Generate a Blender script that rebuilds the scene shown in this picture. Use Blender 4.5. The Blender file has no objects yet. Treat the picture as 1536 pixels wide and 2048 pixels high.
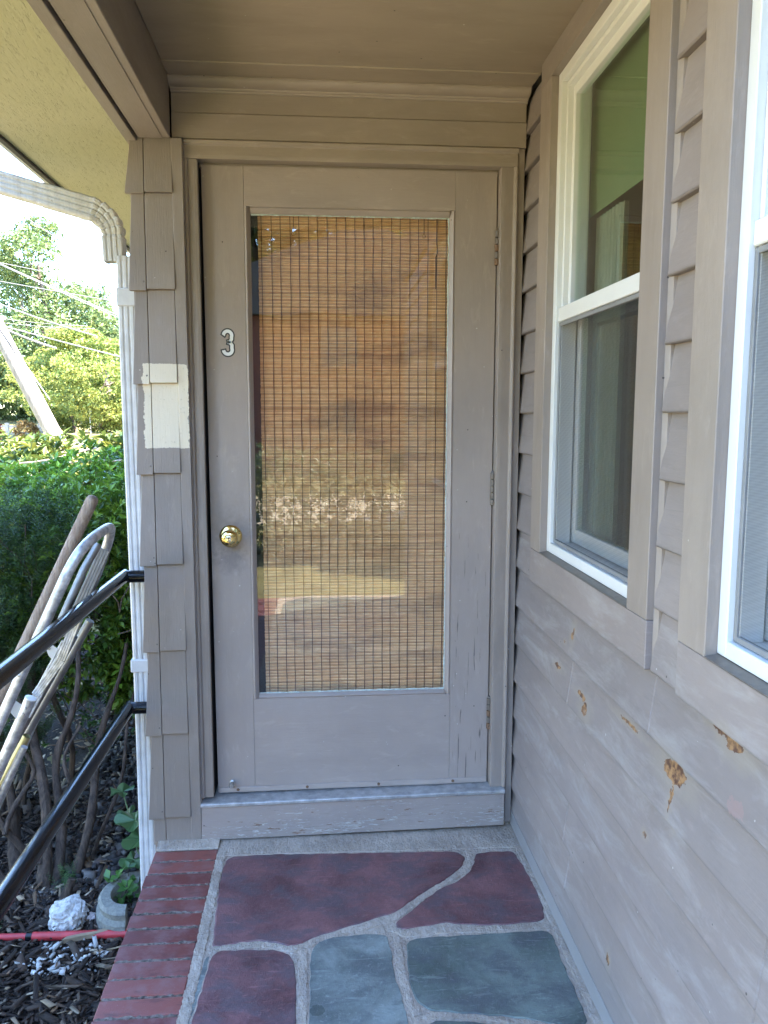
import bpy, bmesh, math, random
import numpy as np
from mathutils import Vector, Matrix
random.seed(7); rng = np.random.default_rng(7)
S = bpy.context.scene
COL = S.collection
PI = math.pi

# ------------------------------------------------------------------ camera
cam = bpy.data.cameras.new("camera"); camo = bpy.data.objects.new("camera", cam); COL.objects.link(camo)
S.camera = camo
cam.sensor_fit = 'VERTICAL'; cam.sensor_height = 24.0; cam.lens = 24.0 * 1578.56 / 2048.0
cam.clip_start = 0.05; cam.clip_end = 600
yaw, pitch, roll = 0.08027, 0.12288, 0.001235
fw = Vector((math.sin(yaw)*math.cos(pitch), math.cos(yaw)*math.cos(pitch), -math.sin(pitch)))
rt = Vector((math.cos(yaw), -math.sin(yaw), 0)); up = rt.cross(fw)
r2 = math.cos(roll)*rt + math.sin(roll)*up; u2 = -math.sin(roll)*rt + math.cos(roll)*up
camo.matrix_world = Matrix.Translation((0.3572, -2.5517, 1.3981)) @ Matrix((r2, u2, -fw)).transposed().to_4x4()

# ------------------------------------------------------------------ sky, sun, exposure
SUN_EL, SUN_ROT = math.radians(54), math.radians(118)
W = bpy.data.worlds.new("World"); S.world = W; W.use_nodes = True
nt = W.node_tree; sky = nt.nodes.new('ShaderNodeTexSky'); sky.sky_type = 'NISHITA'; sky.sun_disc = False
sky.sun_elevation = SUN_EL; sky.sun_rotation = SUN_ROT; sky.air_density = 1.0; sky.dust_density = 0.1; sky.ozone_density = 4.5
bg = nt.nodes['Background']; bg.inputs[1].default_value = 0.15
nt.links.new(sky.outputs[0], bg.inputs[0])
sl = bpy.data.lights.new("sun", 'SUN'); so = bpy.data.objects.new("sun", sl); COL.objects.link(so)
sl.energy = 2.9; sl.angle = math.radians(0.5); sl.color = (1.0, 0.91, 0.77)
sd = Vector((math.sin(SUN_ROT)*math.cos(SUN_EL), math.cos(SUN_ROT)*math.cos(SUN_EL), math.sin(SUN_EL)))
so.rotation_euler = sd.to_track_quat('Z', 'Y').to_euler()
S.view_settings.view_transform = 'Standard'; S.view_settings.look = 'None'; S.view_settings.gamma = 1
S.view_settings.use_curve_mapping = False
S.view_settings.exposure = 4.05
S.cycles.max_bounces = 10; S.cycles.diffuse_bounces = 6; S.cycles.transparent_max_bounces = 24
S.cycles.caustics_reflective = False; S.cycles.caustics_refractive = False
S.cycles.use_denoising = True

# ------------------------------------------------------------------ helpers
def link(o, parent=None):
    COL.objects.link(o)
    if parent: o.parent = parent
    return o
def tag(o, label=None, cat=None, group=None, kind=None):
    if label: o['label'] = label
    if cat: o['category'] = cat
    if group: o['group'] = group
    if kind: o['kind'] = kind
    return o
def thing(name, label, cat, loc=(0, 0, 0), group=None):
    o = bpy.data.objects.new(name, None); o.empty_display_size = 0.1; o.location = loc
    link(o); return tag(o, label, cat, group)
class MB:
    def __init__(s): s.v = []; s.f = []; s.c = []; s.smooth = False
    def add(s, vs, fs, col=None):
        n = len(s.v); s.v += [tuple(p) for p in vs]; s.f += [tuple(n+i for i in f) for f in fs]
        if col is not None: s.c += [col]*len(vs)
        return s
    def box(s, x0, x1, y0, y1, z0, z1, col=None):
        return s.add([(x0,y0,z0),(x1,y0,z0),(x1,y1,z0),(x0,y1,z0),(x0,y0,z1),(x1,y0,z1),(x1,y1,z1),(x0,y1,z1)],
                     [(0,3,2,1),(4,5,6,7),(0,1,5,4),(1,2,6,5),(2,3,7,6),(3,0,4,7)], col)
    def prism(s, poly, axis, a0, a1, col=None):
        # poly: 2D points in the two other axes, in order; extruded along axis
        def P(p, a):
            if axis == 'x': return (a, p[0], p[1])
            if axis == 'y': return (p[0], a, p[1])
            return (p[0], p[1], a)
        n = len(poly)
        vs = [P(p, a0) for p in poly] + [P(p, a1) for p in poly]
        fs = [tuple(range(n))[::-1], tuple(range(n, 2*n))] + [(i, (i+1) % n, n+(i+1) % n, n+i) for i in range(n)]
        return s.add(vs, fs, col)
    def tube(s, pts, r, seg=12, caps=True, col=None, hollow=None):
        pts = [Vector(p) for p in pts]; n = len(pts)
        rs = r if isinstance(r, (list, tuple)) else [r]*n
        vs = []; fs = []
        T0 = (pts[1]-pts[0]).normalized()
        N = T0.orthogonal().normalized()
        for i, p in enumerate(pts):
            if i == 0: T = T0
            elif i == n-1: T = (pts[i]-pts[i-1]).normalized()
            else: T = ((pts[i+1]-pts[i]).normalized() + (pts[i]-pts[i-1]).normalized()).normalized()
            N = (N - T*N.dot(T)).normalized(); B = T.cross(N)
            for k in range(seg):
                a = 2*PI*k/seg; vs.append(p + (N*math.cos(a)+B*math.sin(a))*rs[i])
        for i in range(n-1):
            for k in range(seg):
                k2 = (k+1) % seg; fs.append((i*seg+k, i*seg+k2, (i+1)*seg+k2, (i+1)*seg+k))
        if caps: fs.append(tuple(range(seg))[::-1]); fs.append(tuple((n-1)*seg+k for k in range(seg)))
        return s.add(vs, fs, col)
    def lathe(s, prof, center, axis, seg=28):
        # prof: (radius, distance along axis)
        A = Vector(axis).normalized(); N = A.orthogonal().normalized(); B = A.cross(N); c = Vector(center)
        vs = []; fs = []
        for (r, h) in prof:
            for k in range(seg):
                a = 2*PI*k/seg; vs.append(c + A*h + (N*math.cos(a)+B*math.sin(a))*r)
        for i in range(len(prof)-1):
            for k in range(seg):
                k2 = (k+1) % seg; fs.append((i*seg+k, i*seg+k2, (i+1)*seg+k2, (i+1)*seg+k))
        fs.append(tuple((len(prof)-1)*seg+k for k in range(seg)))
        return s.add(vs, fs)
    def mesh(s, name, mat, smooth=False):
        me = bpy.data.meshes.new(name); me.from_pydata(s.v, [], s.f)
        bm = bmesh.new(); bm.from_mesh(me); bmesh.ops.recalc_face_normals(bm, faces=bm.faces); bm.to_mesh(me); bm.free()
        if s.c and len(s.c) == len(s.v):
            at = me.color_attributes.new("Col", 'FLOAT_COLOR', 'POINT')
            at.data.foreach_set('color', np.array([(c[0], c[1], c[2], 1) for c in s.c], dtype=np.float32).ravel())
        me.materials.append(mat)
        if smooth: me.polygons.foreach_set('use_smooth', [True]*len(me.polygons))
        me.update(); return me
    def build(s, name, mat, parent=None, bevel=0, smooth=False, seg=1):
        o = bpy.data.objects.new(name, s.mesh(name, mat, smooth)); link(o, parent)
        if parent is not None: o.matrix_parent_inverse = Matrix.Translation(-parent.location)   # shapes are given in world numbers
        if bevel:
            b = o.modifiers.new("bevel", 'BEVEL'); b.width = bevel; b.segments = seg; b.limit_method = 'ANGLE'; b.angle_limit = math.radians(40)
        if smooth:
            try:
                e = o.modifiers.new("es", 'EDGE_SPLIT'); e.split_angle = math.radians(40)
            except Exception: pass
        return o
def copy_tree(o, parent=None):
    c = o.copy(); COL.objects.link(c); c.parent = parent
    if parent: c.matrix_parent_inverse = o.matrix_parent_inverse
    for ch in list(o.children): copy_tree(ch, c)
    return c
def fastmesh(name, V, F, mat, colors=None, parent=None, smooth=False):
    # V (n,3), F (m,k) with constant k
    me = bpy.data.meshes.new(name); m, k = F.shape
    me.vertices.add(len(V)); me.vertices.foreach_set('co', V.astype(np.float32).ravel())
    me.loops.add(m*k); me.loops.foreach_set('vertex_index', F.astype(np.int32).ravel())
    me.polygons.add(m); me.polygons.foreach_set('loop_start', np.arange(0, m*k, k, dtype=np.int32))
    try: me.polygons.foreach_set('loop_total', np.full(m, k, dtype=np.int32))
    except Exception: pass
    me.update(calc_edges=True)
    if colors is not None:
        at = me.color_attributes.new("Col", 'FLOAT_COLOR', 'POINT')
        at.data.foreach_set('color', np.hstack([colors, np.ones((len(V), 1))]).astype(np.float32).ravel())
    if smooth: me.polygons.foreach_set('use_smooth', [True]*m)
    me.materials.append(mat); me.validate()
    return link(bpy.data.objects.new(name, me), parent)

# ------------------------------------------------------------------ materials
class NT:
    def __init__(s, name):
        s.m = bpy.data.materials.new(name); s.m.use_nodes = True; s.t = s.m.node_tree
        s.b = s.t.nodes['Principled BSDF']; s.out = s.t.nodes['Material Output']
    def n(s, ty, **kw):
        nd = s.t.nodes.new(ty)
        for k, v in kw.items():
            if k.startswith('i_'):
                key = k[2:]; key = int(key) if key.isdigit() else key.replace('_', ' ')
                nd.inputs[key].default_value = v
            else: setattr(nd, k, v)
        return nd
    def l(s, a, b): s.t.links.new(a, b); return b
    def geo(s): return s.n('ShaderNodeNewGeometry').outputs['Position']
    def obj(s): return s.n('ShaderNodeTexCoord').outputs['Object']
    def scale(s, vec, sc, loc=(0, 0, 0)):
        m = s.n('ShaderNodeMapping'); m.inputs['Scale'].default_value = sc; m.inputs['Location'].default_value = loc
        s.l(vec, m.inputs['Vector']); return m.outputs[0]
    def noise(s, vec, scale, detail=4, rough=0.55, dist=0.0):
        nd = s.n('ShaderNodeTexNoise'); s.l(vec, nd.inputs['Vector'])
        nd.inputs['Scale'].default_value = scale; nd.inputs['Detail'].default_value = detail
        nd.inputs['Roughness'].default_value = rough; nd.inputs['Distortion'].default_value = dist
        return nd.outputs['Fac']
    def ramp(s, fac, p0, p1, c0=(0, 0, 0, 1), c1=(1, 1, 1, 1)):
        r = s.n('ShaderNodeValToRGB'); s.l(fac, r.inputs[0]); e = r.color_ramp.elements
        e[0].position = p0; e[1].position = p1; e[0].color = c0; e[1].color = c1; return r.outputs[0]
    def mix(s, fac, a, b, mode='MIX'):
        m = s.n('ShaderNodeMix'); m.data_type = 'RGBA'; m.blend_type = mode
        for val, idx in ((fac, 0), (a, 6), (b, 7)):
            if hasattr(val, 'is_output') or isinstance(val, bpy.types.NodeSocket): s.l(val, m.inputs[idx])
            else: m.inputs[idx].default_value = val if idx == 0 else (*val, 1) if len(val) == 3 else val
        return m.outputs[2]
    def math(s, op, a, b=0.0, c=None):
        m = s.n('ShaderNodeMath'); m.operation = op
        for i, v in enumerate((a, b) if c is None else (a, b, c)):
            if isinstance(v, bpy.types.NodeSocket): s.l(v, m.inputs[i])
            else: m.inputs[i].default_value = v
        return m.outputs[0]
    def bump(s, h, strength=0.3, dist=0.01, prev=None):
        b = s.n('ShaderNodeBump'); b.inputs['Strength'].default_value = strength; b.inputs['Distance'].default_value = dist
        s.l(h, b.inputs['Height'])
        if prev is not None: s.l(prev, b.inputs['Normal'])
        return b.outputs[0]
    def fin(s, col, rough=0.6, normal=None, metal=0.0, spec=None):
        if isinstance(col, bpy.types.NodeSocket): s.l(col, s.b.inputs['Base Color'])
        else: s.b.inputs['Base Color'].default_value = (*col, 1)
        if isinstance(rough, bpy.types.NodeSocket): s.l(rough, s.b.inputs['Roughness'])
        else: s.b.inputs['Roughness'].default_value = rough
        s.b.inputs['Metallic'].default_value = metal
        if spec is not None: s.b.inputs['Specular IOR Level'].default_value = spec
        if normal is not None: s.l(normal, s.b.inputs['Normal'])
        return s.m
def sc3(axis, a, b): return {'x': (a, b, b), 'y': (b, a, b), 'z': (b, b, a)}[axis]

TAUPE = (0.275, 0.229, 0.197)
def paint(name, axis='x', base=TAUPE, worn=0.0, patch=False, knots=False, rough=0.5, grain=0.35, smudge=None, cracks=False):
    m = NT(name); g = m.geo()
    inf = m.n('ShaderNodeObjectInfo').outputs['Random']
    big = m.noise(g, 2.3, 5, 0.6); mid = m.noise(m.scale(g, sc3(axis, 3, 11)), 1.0, 6, 0.65)
    c = m.mix(m.ramp(big, 0.35, 0.7), tuple(v*0.91 for v in base), tuple(v*1.06 for v in base))
    c = m.mix(m.math('MULTIPLY', m.ramp(mid, 0.46, 0.70), 0.5), c, tuple(v*0.74 for v in base))
    rub = m.noise(m.scale(g, sc3(axis, 10, 34)), 1.0, 5, 0.7, 0.7)
    c = m.mix(m.math('MULTIPLY', m.ramp(rub, 0.56, 0.70), 0.28), c, tuple(min(1, v*1.45) for v in base))
    c = m.mix(m.math('MULTIPLY', m.ramp(rub, 0.42, 0.32), 0.0), c, base)
    c = m.mix(m.math('MULTIPLY', inf, 0.22), c, tuple(v*0.55 for v in base))
    fine = m.noise(m.scale(g, sc3(axis, 9, 210)), 1.0, 5, 0.7)
    brush = m.noise(m.scale(g, sc3(axis, 22, 520)), 1.0, 2, 0.5)
    lump = m.noise(g, 38, 4, 0.6)
    # small specks of dirt and little chips of pale undercoat
    vo = m.n('ShaderNodeTexVoronoi'); m.l(m.scale(g, (31, 31, 31)), vo.inputs['Vector']); vo.inputs['Scale'].default_value = 1.0
    rnd = m.n('ShaderNodeSeparateColor'); m.l(vo.outputs['Color'], rnd.inputs[0])
    speck = m.math('MULTIPLY', m.math('LESS_THAN', vo.outputs['Distance'], 0.07), m.math('GREATER_THAN', rnd.outputs[0], 0.88))
    c = m.mix(speck, c, (0.07, 0.055, 0.045))
    chip = m.math('MULTIPLY', m.math('LESS_THAN', vo.outputs['Distance'], m.math('MULTIPLY', lump, 0.12)), m.math('GREATER_THAN', rnd.outputs[1], 0.94))
    c = m.mix(m.math('MULTIPLY', chip, 0.7), c, (0.6, 0.56, 0.5))
    if smudge:
        for (cx, cy, cz, rad, amt, scol) in smudge:
            d = m.n('ShaderNodeVectorMath', operation='DISTANCE'); m.l(g, d.inputs[0]); d.inputs[1].default_value = (cx, cy, cz)
            f = m.ramp(m.math('ADD', m.math('DIVIDE', d.outputs['Value'], rad), m.math('MULTIPLY', m.math('SUBTRACT', m.noise(g, 45, 5, 0.7), 0.5), 1.6)), 0.25, 1.0, (1, 1, 1, 1), (0, 0, 0, 1))
            c = m.mix(m.math('MULTIPLY', f, amt), c, scol)
    hgt = m.math('ADD', m.math('MULTIPLY', fine, 0.7), m.math('MULTIPLY', brush, 0.3))
    nrm = m.bump(hgt, grain, 0.0022); nrm = m.bump(lump, 0.12, 0.004, nrm)
    rg = m.math('ADD', m.math('MULTIPLY', mid, 0.22), rough-0.1)
    if worn:
        fl = m.noise(m.scale(g, sc3(axis, 24, 170)), 1.0, 6, 0.75, 1.0)
        zone = m.noise(m.scale(g, sc3(axis, 3.2, 9)), 1.0, 2)
        msk = m.math('GREATER_THAN', m.math('ADD', fl, m.math('MULTIPLY', zone, 0.45)), 0.90-worn)
        c = m.mix(m.math('MULTIPLY', msk, 0.75), c, (0.55, 0.53, 0.5))
        fl2 = m.noise(m.scale(g, sc3(axis, 16, 70)), 1.0, 3, 0.6)
        msk2 = m.math('GREATER_THAN', m.math('ADD', fl2, m.math('MULTIPLY', zone, 0.5)), 0.985-worn*0.7)
        c = m.mix(m.math('MULTIPLY', msk2, 0.85), c, (0.2, 0.11, 0.065))
        nrm = m.bump(m.math('ADD', msk, msk2), 0.5, 0.0015, nrm)
        cr = m.noise(m.scale(g, sc3(axis, 7, 300)), 1.0, 3, 0.6)
        c = m.mix(m.math('MULTIPLY', m.math('GREATER_THAN', cr, 0.68), 0.6), c, (0.06, 0.05, 0.045))
    sep = m.n('ShaderNodeSeparateXYZ'); m.l(g, sep.inputs[0])
    X, Y, Z = sep.outputs
    if cracks:
        q = m.noise(m.scale(g, (150, 150, 5.5)), 1.0, 3, 0.55, 0.6)
        low = m.math('SUBTRACT', 0.74, m.math('MULTIPLY', m.math('LESS_THAN', Z, m.math('ADD', 0.75, m.math('MULTIPLY', big, 0.4))), 0.09))
        k = m.math('GREATER_THAN', q, low); c = m.mix(m.math('MULTIPLY', k, 0.75), c, (0.07, 0.06, 0.055)); nrm = m.bump(k, 0.6, -0.002, nrm)
    if patch:
        wob = m.math('MULTIPLY', m.math('SUBTRACT', m.noise(g, 42, 6, 0.75), 0.5), 0.030)
        x = m.math('ADD', X, wob); z = m.math('ADD', Z, m.math('MULTIPLY', wob, 0.6))
        lft = m.math('ADD', m.math('MULTIPLY', m.math('GREATER_THAN', Z, 1.49), 0.0), -0.181)
        k = m.math('MULTIPLY', m.math('MULTIPLY', m.math('GREATER_THAN', x, lft), m.math('LESS_THAN', x, -0.0455)),
                   m.math('MULTIPLY', m.math('GREATER_THAN', z, 1.295), m.math('LESS_THAN', z, 1.551)))
        dirt = m.math('GREATER_THAN', m.noise(g, 150, 3, 0.6), 0.66)
        cream = m.mix(m.math('MULTIPLY', dirt, 0.35), (0.66, 0.585, 0.46), (0.3, 0.25, 0.18))
        c = m.mix(k, c, cream)
    if knots:
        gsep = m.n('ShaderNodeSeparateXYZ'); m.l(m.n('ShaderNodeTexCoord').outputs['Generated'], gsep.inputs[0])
        lap_shade = m.ramp(m.math('ADD', gsep.outputs[2], m.math('MULTIPLY', m.noise(m.scale(g, (1, 14, 60)), 1.0, 4, 0.7), 0.06)), 0.03, 0.085, (1, 1, 1, 1), (0, 0, 0, 1))
        c = m.mix(m.math('MULTIPLY', lap_shade, 0.55), c, (0.09, 0.078, 0.07))  # lap shade painted as a dark line along each board's bottom edge
        yw = m.math('ADD', Y, m.math('MULTIPLY', m.math('SUBTRACT', m.noise(g, 26, 5, 0.65), 0.5), 0.06))
        zw = m.math('ADD', Z, m.math('MULTIPLY', m.math('SUBTRACT', m.noise(m.scale(g, (1, 1, 1), (3, 7, 1)), 26, 5, 0.65), 0.5), 0.035))
        tot = None; halo = None
        for (ky, kz, a, b) in [(-0.724, .679, .022, .016), (-.69, .70, .03, .005), (-1.202, .738, .040, .020), (-1.205, .690, .006, .030), (-1.404, .879, .028, .015), (-1.355, .885, .03, .006),
                               (-.611, .836, .010, .018), (-.49, .712, .026, .006), (-.985, .742, .05, .004), (-.936, .164, .007, .012), (-.56, .80, .006, .004), (-1.10, .56, .008, .006)]:
            q = m.math('ADD', m.math('POWER', m.math('DIVIDE', m.math('ABSOLUTE', m.math('SUBTRACT', yw, ky)), a), 2.0),
                       m.math('POWER', m.math('DIVIDE', m.math('ABSOLUTE', m.math('SUBTRACT', zw, kz)), b), 2.0))
            h = m.math('LESS_THAN', q, 1.0); h2 = m.ramp(m.math('DIVIDE', q, 9.0), 0.2, 1.0, (1, 1, 1, 1), (0, 0, 0, 1))
            tot = h if tot is None else m.math('MAXIMUM', tot, h); halo = h2 if halo is None else m.math('MAXIMUM', halo, h2)
        stains = m.noise(m.scale(g, (1, 2.2, 9)), 1.6, 6, 0.7, 0.6)
        low = m.math('MULTIPLY', m.ramp(stains, 0.50, 0.68), m.math('LESS_THAN', Z, 1.0))
        c = m.mix(m.math('MULTIPLY', low, 0.50), c, (0.41, 0.38, 0.365))
        gr = m.ramp(m.noise(m.scale(g, (1, 3, 34)), 1.0, 6, 0.75, 1.2), 0.55, 0.70)
        c = m.mix(m.math('MULTIPLY', gr, 0.30), c, (0.15, 0.13, 0.12))
        c = m.mix(m.math('MULTIPLY', halo, 0.45), c, (0.33, 0.28, 0.22))
        res = m.mix(m.ramp(m.noise(g, 60, 4, 0.6), 0.42, 0.60), (0.11, 0.05, 0.03), (0.36, 0.20, 0.09))
        c = m.mix(m.math('MULTIPLY', tot, m.ramp(m.noise(m.scale(g, (1, .5, 1)), 45, 4, 0.6), 0.25, 0.42)), c, res)
        nrm = m.bump(tot, 0.4, 0.002, nrm)
        pk = m.math('ADD', m.math('POWER', m.math('DIVIDE', m.math('SUBTRACT', yw, -1.436), 0.022), 2.0), m.math('POWER', m.math('DIVIDE', m.math('SUBTRACT', zw, 0.787), 0.016), 2.0))
        c = m.mix(m.math('MULTIPLY', m.math('LESS_THAN', pk, 1.0), 0.45), c, (0.36, 0.22, 0.2))
    return m.fin(c, rg, nrm)

M = {}
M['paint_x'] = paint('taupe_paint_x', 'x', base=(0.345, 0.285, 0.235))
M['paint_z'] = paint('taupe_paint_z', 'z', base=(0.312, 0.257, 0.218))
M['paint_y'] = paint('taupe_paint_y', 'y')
M['door_x'] = paint('door_paint_x', 'x', base=(0.40, 0.332, 0.292), rough=0.42)
M['door_z'] = paint('door_paint_z', 'z', base=(0.40, 0.332, 0.292), rough=0.42, smudge=[(0.066, 0, 1.008, 0.09, 0.35, (0.16, 0.12, 0.10)), (0.066, 0, 0.93, 0.06, 0.5, (0.10, 0.09, 0.10)), (0.02, 0, 1.06, 0.12, 0.3, (0.17, 0.15, 0.135))])
M['door_worn'] = paint('door_worn_paint', 'z', base=(0.40, 0.332, 0.292), rough=0.45, cracks=True)
M['sill'] = paint('worn_sill_paint', 'x', base=(0.36, 0.30, 0.268), worn=0.05)
M['patch'] = paint('shingle_paint', 'z', patch=True, grain=0.5)
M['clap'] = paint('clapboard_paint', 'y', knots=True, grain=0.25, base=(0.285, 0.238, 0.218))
M['ceil'] = paint('ceiling_paint', 'x', base=(0.335, 0.275, 0.212), grain=0.08, rough=0.45)
M['beam'] = paint('beam_paint', 'y', grain=0.3)
def soffit():
    m = NT('soffit_plywood'); g = m.geo()
    w = m.noise(m.scale(g, (60, 9, 1)), 1.0, 6, 0.75, 0.5)
    cr = m.noise(m.scale(g, (150, 26, 1)), 1.0, 4, 0.7, 1.2)
    msk = m.ramp(cr, 0.56, 0.66)
    c = m.mix(m.ramp(m.noise(g, 3, 4), 0.3, 0.7), (0.41, 0.39, 0.23), (0.46, 0.44, 0.27))
    c = m.mix(m.math('MULTIPLY', msk, 0.35), c, (0.22, 0.19, 0.11))
    n = m.bump(w, 0.35, 0.005); n = m.bump(msk, 0.5, 0.003, n)
    return m.fin(c, 0.6, n)
M['soffit'] = soffit()
def simple(name, col, rough=0.5, metal=0, bumpsc=None, bumpst=0.2, var=0.15, varsc=8, dist=0.003):
    m = NT(name); g = m.geo(); f = m.noise(g, varsc, 5, 0.6)
    c = m.mix(m.ramp(f, 0.3, 0.7), tuple(v*(1-var) for v in col), tuple(min(1, v*(1+var)) for v in col))
    nrm = m.bump(m.noise(g, bumpsc, 4, 0.6), bumpst, dist) if bumpsc else None
    return m.fin(c, rough, nrm, metal)
M['vinyl'] = simple('white_vinyl', (0.72, 0.72, 0.70), 0.28, var=0.03)
M['gutter'] = simple('white_gutter_metal', (0.54, 0.54, 0.535), 0.4, var=0.12, varsc=24, bumpsc=30, bumpst=0.05)
def guttermat():
    m = NT('aged_white_gutter'); g = m.geo()
    st = m.noise(m.scale(g, (70, 70, 5)), 1.0, 5, 0.7); sp = m.noise(g, 60, 4, 0.7)
    c = m.mix(m.math('MULTIPLY', m.ramp(st, 0.45, 0.7), 0.5), (0.54, 0.53, 0.50), (0.30, 0.26, 0.21))
    c = m.mix(m.math('MULTIPLY', m.ramp(sp, 0.62, 0.7), 0.8), c, (0.20, 0.17, 0.13))
    return m.fin(c, 0.42, m.bump(st, 0.1, 0.001))
M['gutter_old'] = guttermat()
M['black'] = simple('black_gloss_paint', (0.006, 0.0065, 0.008), 0.14, bumpsc=120, bumpst=0.2, dist=0.0012); M['black'].node_tree.nodes['Principled BSDF'].inputs['Specular IOR Level'].default_value = 0.32
M['alu'] = simple('worn_aluminium', (0.50, 0.50, 0.51), 0.42, 0.6, bumpsc=45, bumpst=0.25, var=0.45, varsc=55, dist=0.0015)
M['alu_dark'] = simple('dull_aluminium', (0.25, 0.24, 0.23), 0.45, 0.85, bumpsc=90, bumpst=0.1, var=0.2, varsc=24)
M['steel'] = simple('screw_steel', (0.45, 0.43, 0.4), 0.4, 0.8)
M['rust'] = simple('rusty_screw', (0.16, 0.09, 0.05), 0.7, var=0.4, varsc=200)
M['brass'] = simple('polished_brass', (0.78, 0.58, 0.24), 0.14, 1.0, var=0.12, varsc=40, bumpsc=60, bumpst=0.04, dist=0.001)
M['cylinder'] = simple('lock_face', (0.75, 0.70, 0.58), 0.25, 1.0)
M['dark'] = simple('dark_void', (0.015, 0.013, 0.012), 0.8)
M['keyhole'] = simple('keyhole_black', (0.004, 0.004, 0.004), 0.8)
M['hinge'] = simple('painted_hinge', (0.135, 0.11, 0.09), 0.4, var=0.2, varsc=60)
M['white_sticker'] = simple('white_sticker', (0.82, 0.84, 0.86), 0.4, var=0.02)
M['black_sticker'] = simple('black_sticker', (0.02, 0.02, 0.022), 0.5)
M['putty'] = simple('glazing_putty', (0.50, 0.55, 0.50), 0.5, bumpsc=150, bumpst=0.6, var=0.25, varsc=90)
M['inner'] = simple('plum_inner_door', (0.045, 0.033, 0.038), 0.5)
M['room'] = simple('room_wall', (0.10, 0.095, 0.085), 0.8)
M['shade'] = simple('green_shade', (0.23, 0.28, 0.17), 0.7, var=0.05)
M['curtain'] = simple('grey_curtain', (0.33, 0.32, 0.29), 0.8, var=0.1)
def glass(name, tint=(1, 1, 1), ior=1.5, extra=0.0):
    m = NT(name); m.t.nodes.remove(m.b)
    fr = m.n('ShaderNodeFresnel'); bf = m.n('ShaderNodeNewGeometry').outputs['Backfacing']; m.l(m.math('ADD', m.math('MULTIPLY', bf, 1/ior-ior), ior), fr.inputs['IOR'])
    wav = m.bump(m.noise(m.geo(), 2.2, 2, 0.5), 0.12, 0.01); m.l(wav, fr.inputs['Normal'])
    tr = m.n('ShaderNodeBsdfTransparent'); tr.inputs[0].default_value = (*tint, 1)
    gl = m.n('ShaderNodeBsdfGlossy'); gl.inputs['Roughness'].default_value = 0.0; gl.inputs[0].default_value = (1, 1, 1, 1); m.l(wav, gl.inputs['Normal'])
    mx = m.n('ShaderNodeMixShader'); m.l(fr.outputs[0], mx.inputs[0]); m.l(tr.outputs[0], mx.inputs[1]); m.l(gl.outputs[0], mx.inputs[2])
    m.l(mx.outputs[0], m.out.inputs['Surface']); return m.m
M['glass'] = glass('clear_glass', (0.97, 0.98, 0.97))
M['winglass'] = glass('green_window_glass', (0.86, 0.92, 0.86))
def screenmat():
    m = NT('insect_screen'); g = m.geo(); sep = m.n('ShaderNodeSeparateXYZ'); m.l(g, sep.inputs[0])
    w = m.math('SINE', m.math('MULTIPLY', sep.outputs[2], 2*PI/0.0045)); w2 = m.math('SINE', m.math('MULTIPLY', m.math('ADD', sep.outputs[2], m.math('MULTIPLY', sep.outputs[1], 0.4)), 2*PI/0.013))
    f = m.math('ADD', 0.42, m.math('ADD', m.math('MULTIPLY', w, 0.03), m.math('MULTIPLY', w2, 0.018)))
    tr = m.n('ShaderNodeBsdfTransparent'); mx = m.n('ShaderNodeMixShader')
    m.b.inputs['Base Color'].default_value = (0.06, 0.057, 0.052, 1); m.b.inputs['Roughness'].default_value = 0.6
    m.l(f, mx.inputs[0]); m.l(tr.outputs[0], mx.inputs[1]); m.l(m.b.outputs[0], mx.inputs[2]); m.l(mx.outputs[0], m.out.inputs['Surface'])
    return m.m
M['screen'] = screenmat()
def bamboo(name, a, b):
    m = NT(name); g = m.geo(); inf = m.n('ShaderNodeObjectInfo').outputs['Random']
    mp = m.n('ShaderNodeMapping'); mp.inputs['Scale'].default_value = (14, 1, 1); m.l(g, mp.inputs['Vector'])
    cmb = m.n('ShaderNodeCombineXYZ'); m.l(m.math('MULTIPLY', inf, 300.0), cmb.inputs[2]); m.l(cmb.outputs[0], mp.inputs['Location'])
    f = m.noise(mp.outputs[0], 1.3, 4, 0.7)
    c = m.mix(m.ramp(f, 0.35, 0.65), a, b)
    blot = m.ramp(m.noise(m.scale(g, (3, 1, 9)), 1.0, 4, 0.7), 0.50, 0.66)
    c = m.mix(m.math('MULTIPLY', blot, 0.55), c, (0.24, 0.11, 0.06))
    c = m.mix(m.math('MULTIPLY', inf, 0.3), c, (0.42, 0.25, 0.10))
    return m.fin(c, 0.5, m.bump(f, 0.2, 0.001))
M['bam_light'] = bamboo('bamboo_light', (0.84, 0.45, 0.21), (0.94, 0.62, 0.34))
M['bam_mid'] = bamboo('bamboo_mid', (0.74, 0.37, 0.16), (0.84, 0.50, 0.25))
M['bam_dark'] = bamboo('bamboo_dark', (0.56, 0.26, 0.11), (0.70, 0.38, 0.17))
M['thread'] = simple('maroon_thread', (0.07, 0.025, 0.025), 0.8)

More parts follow.
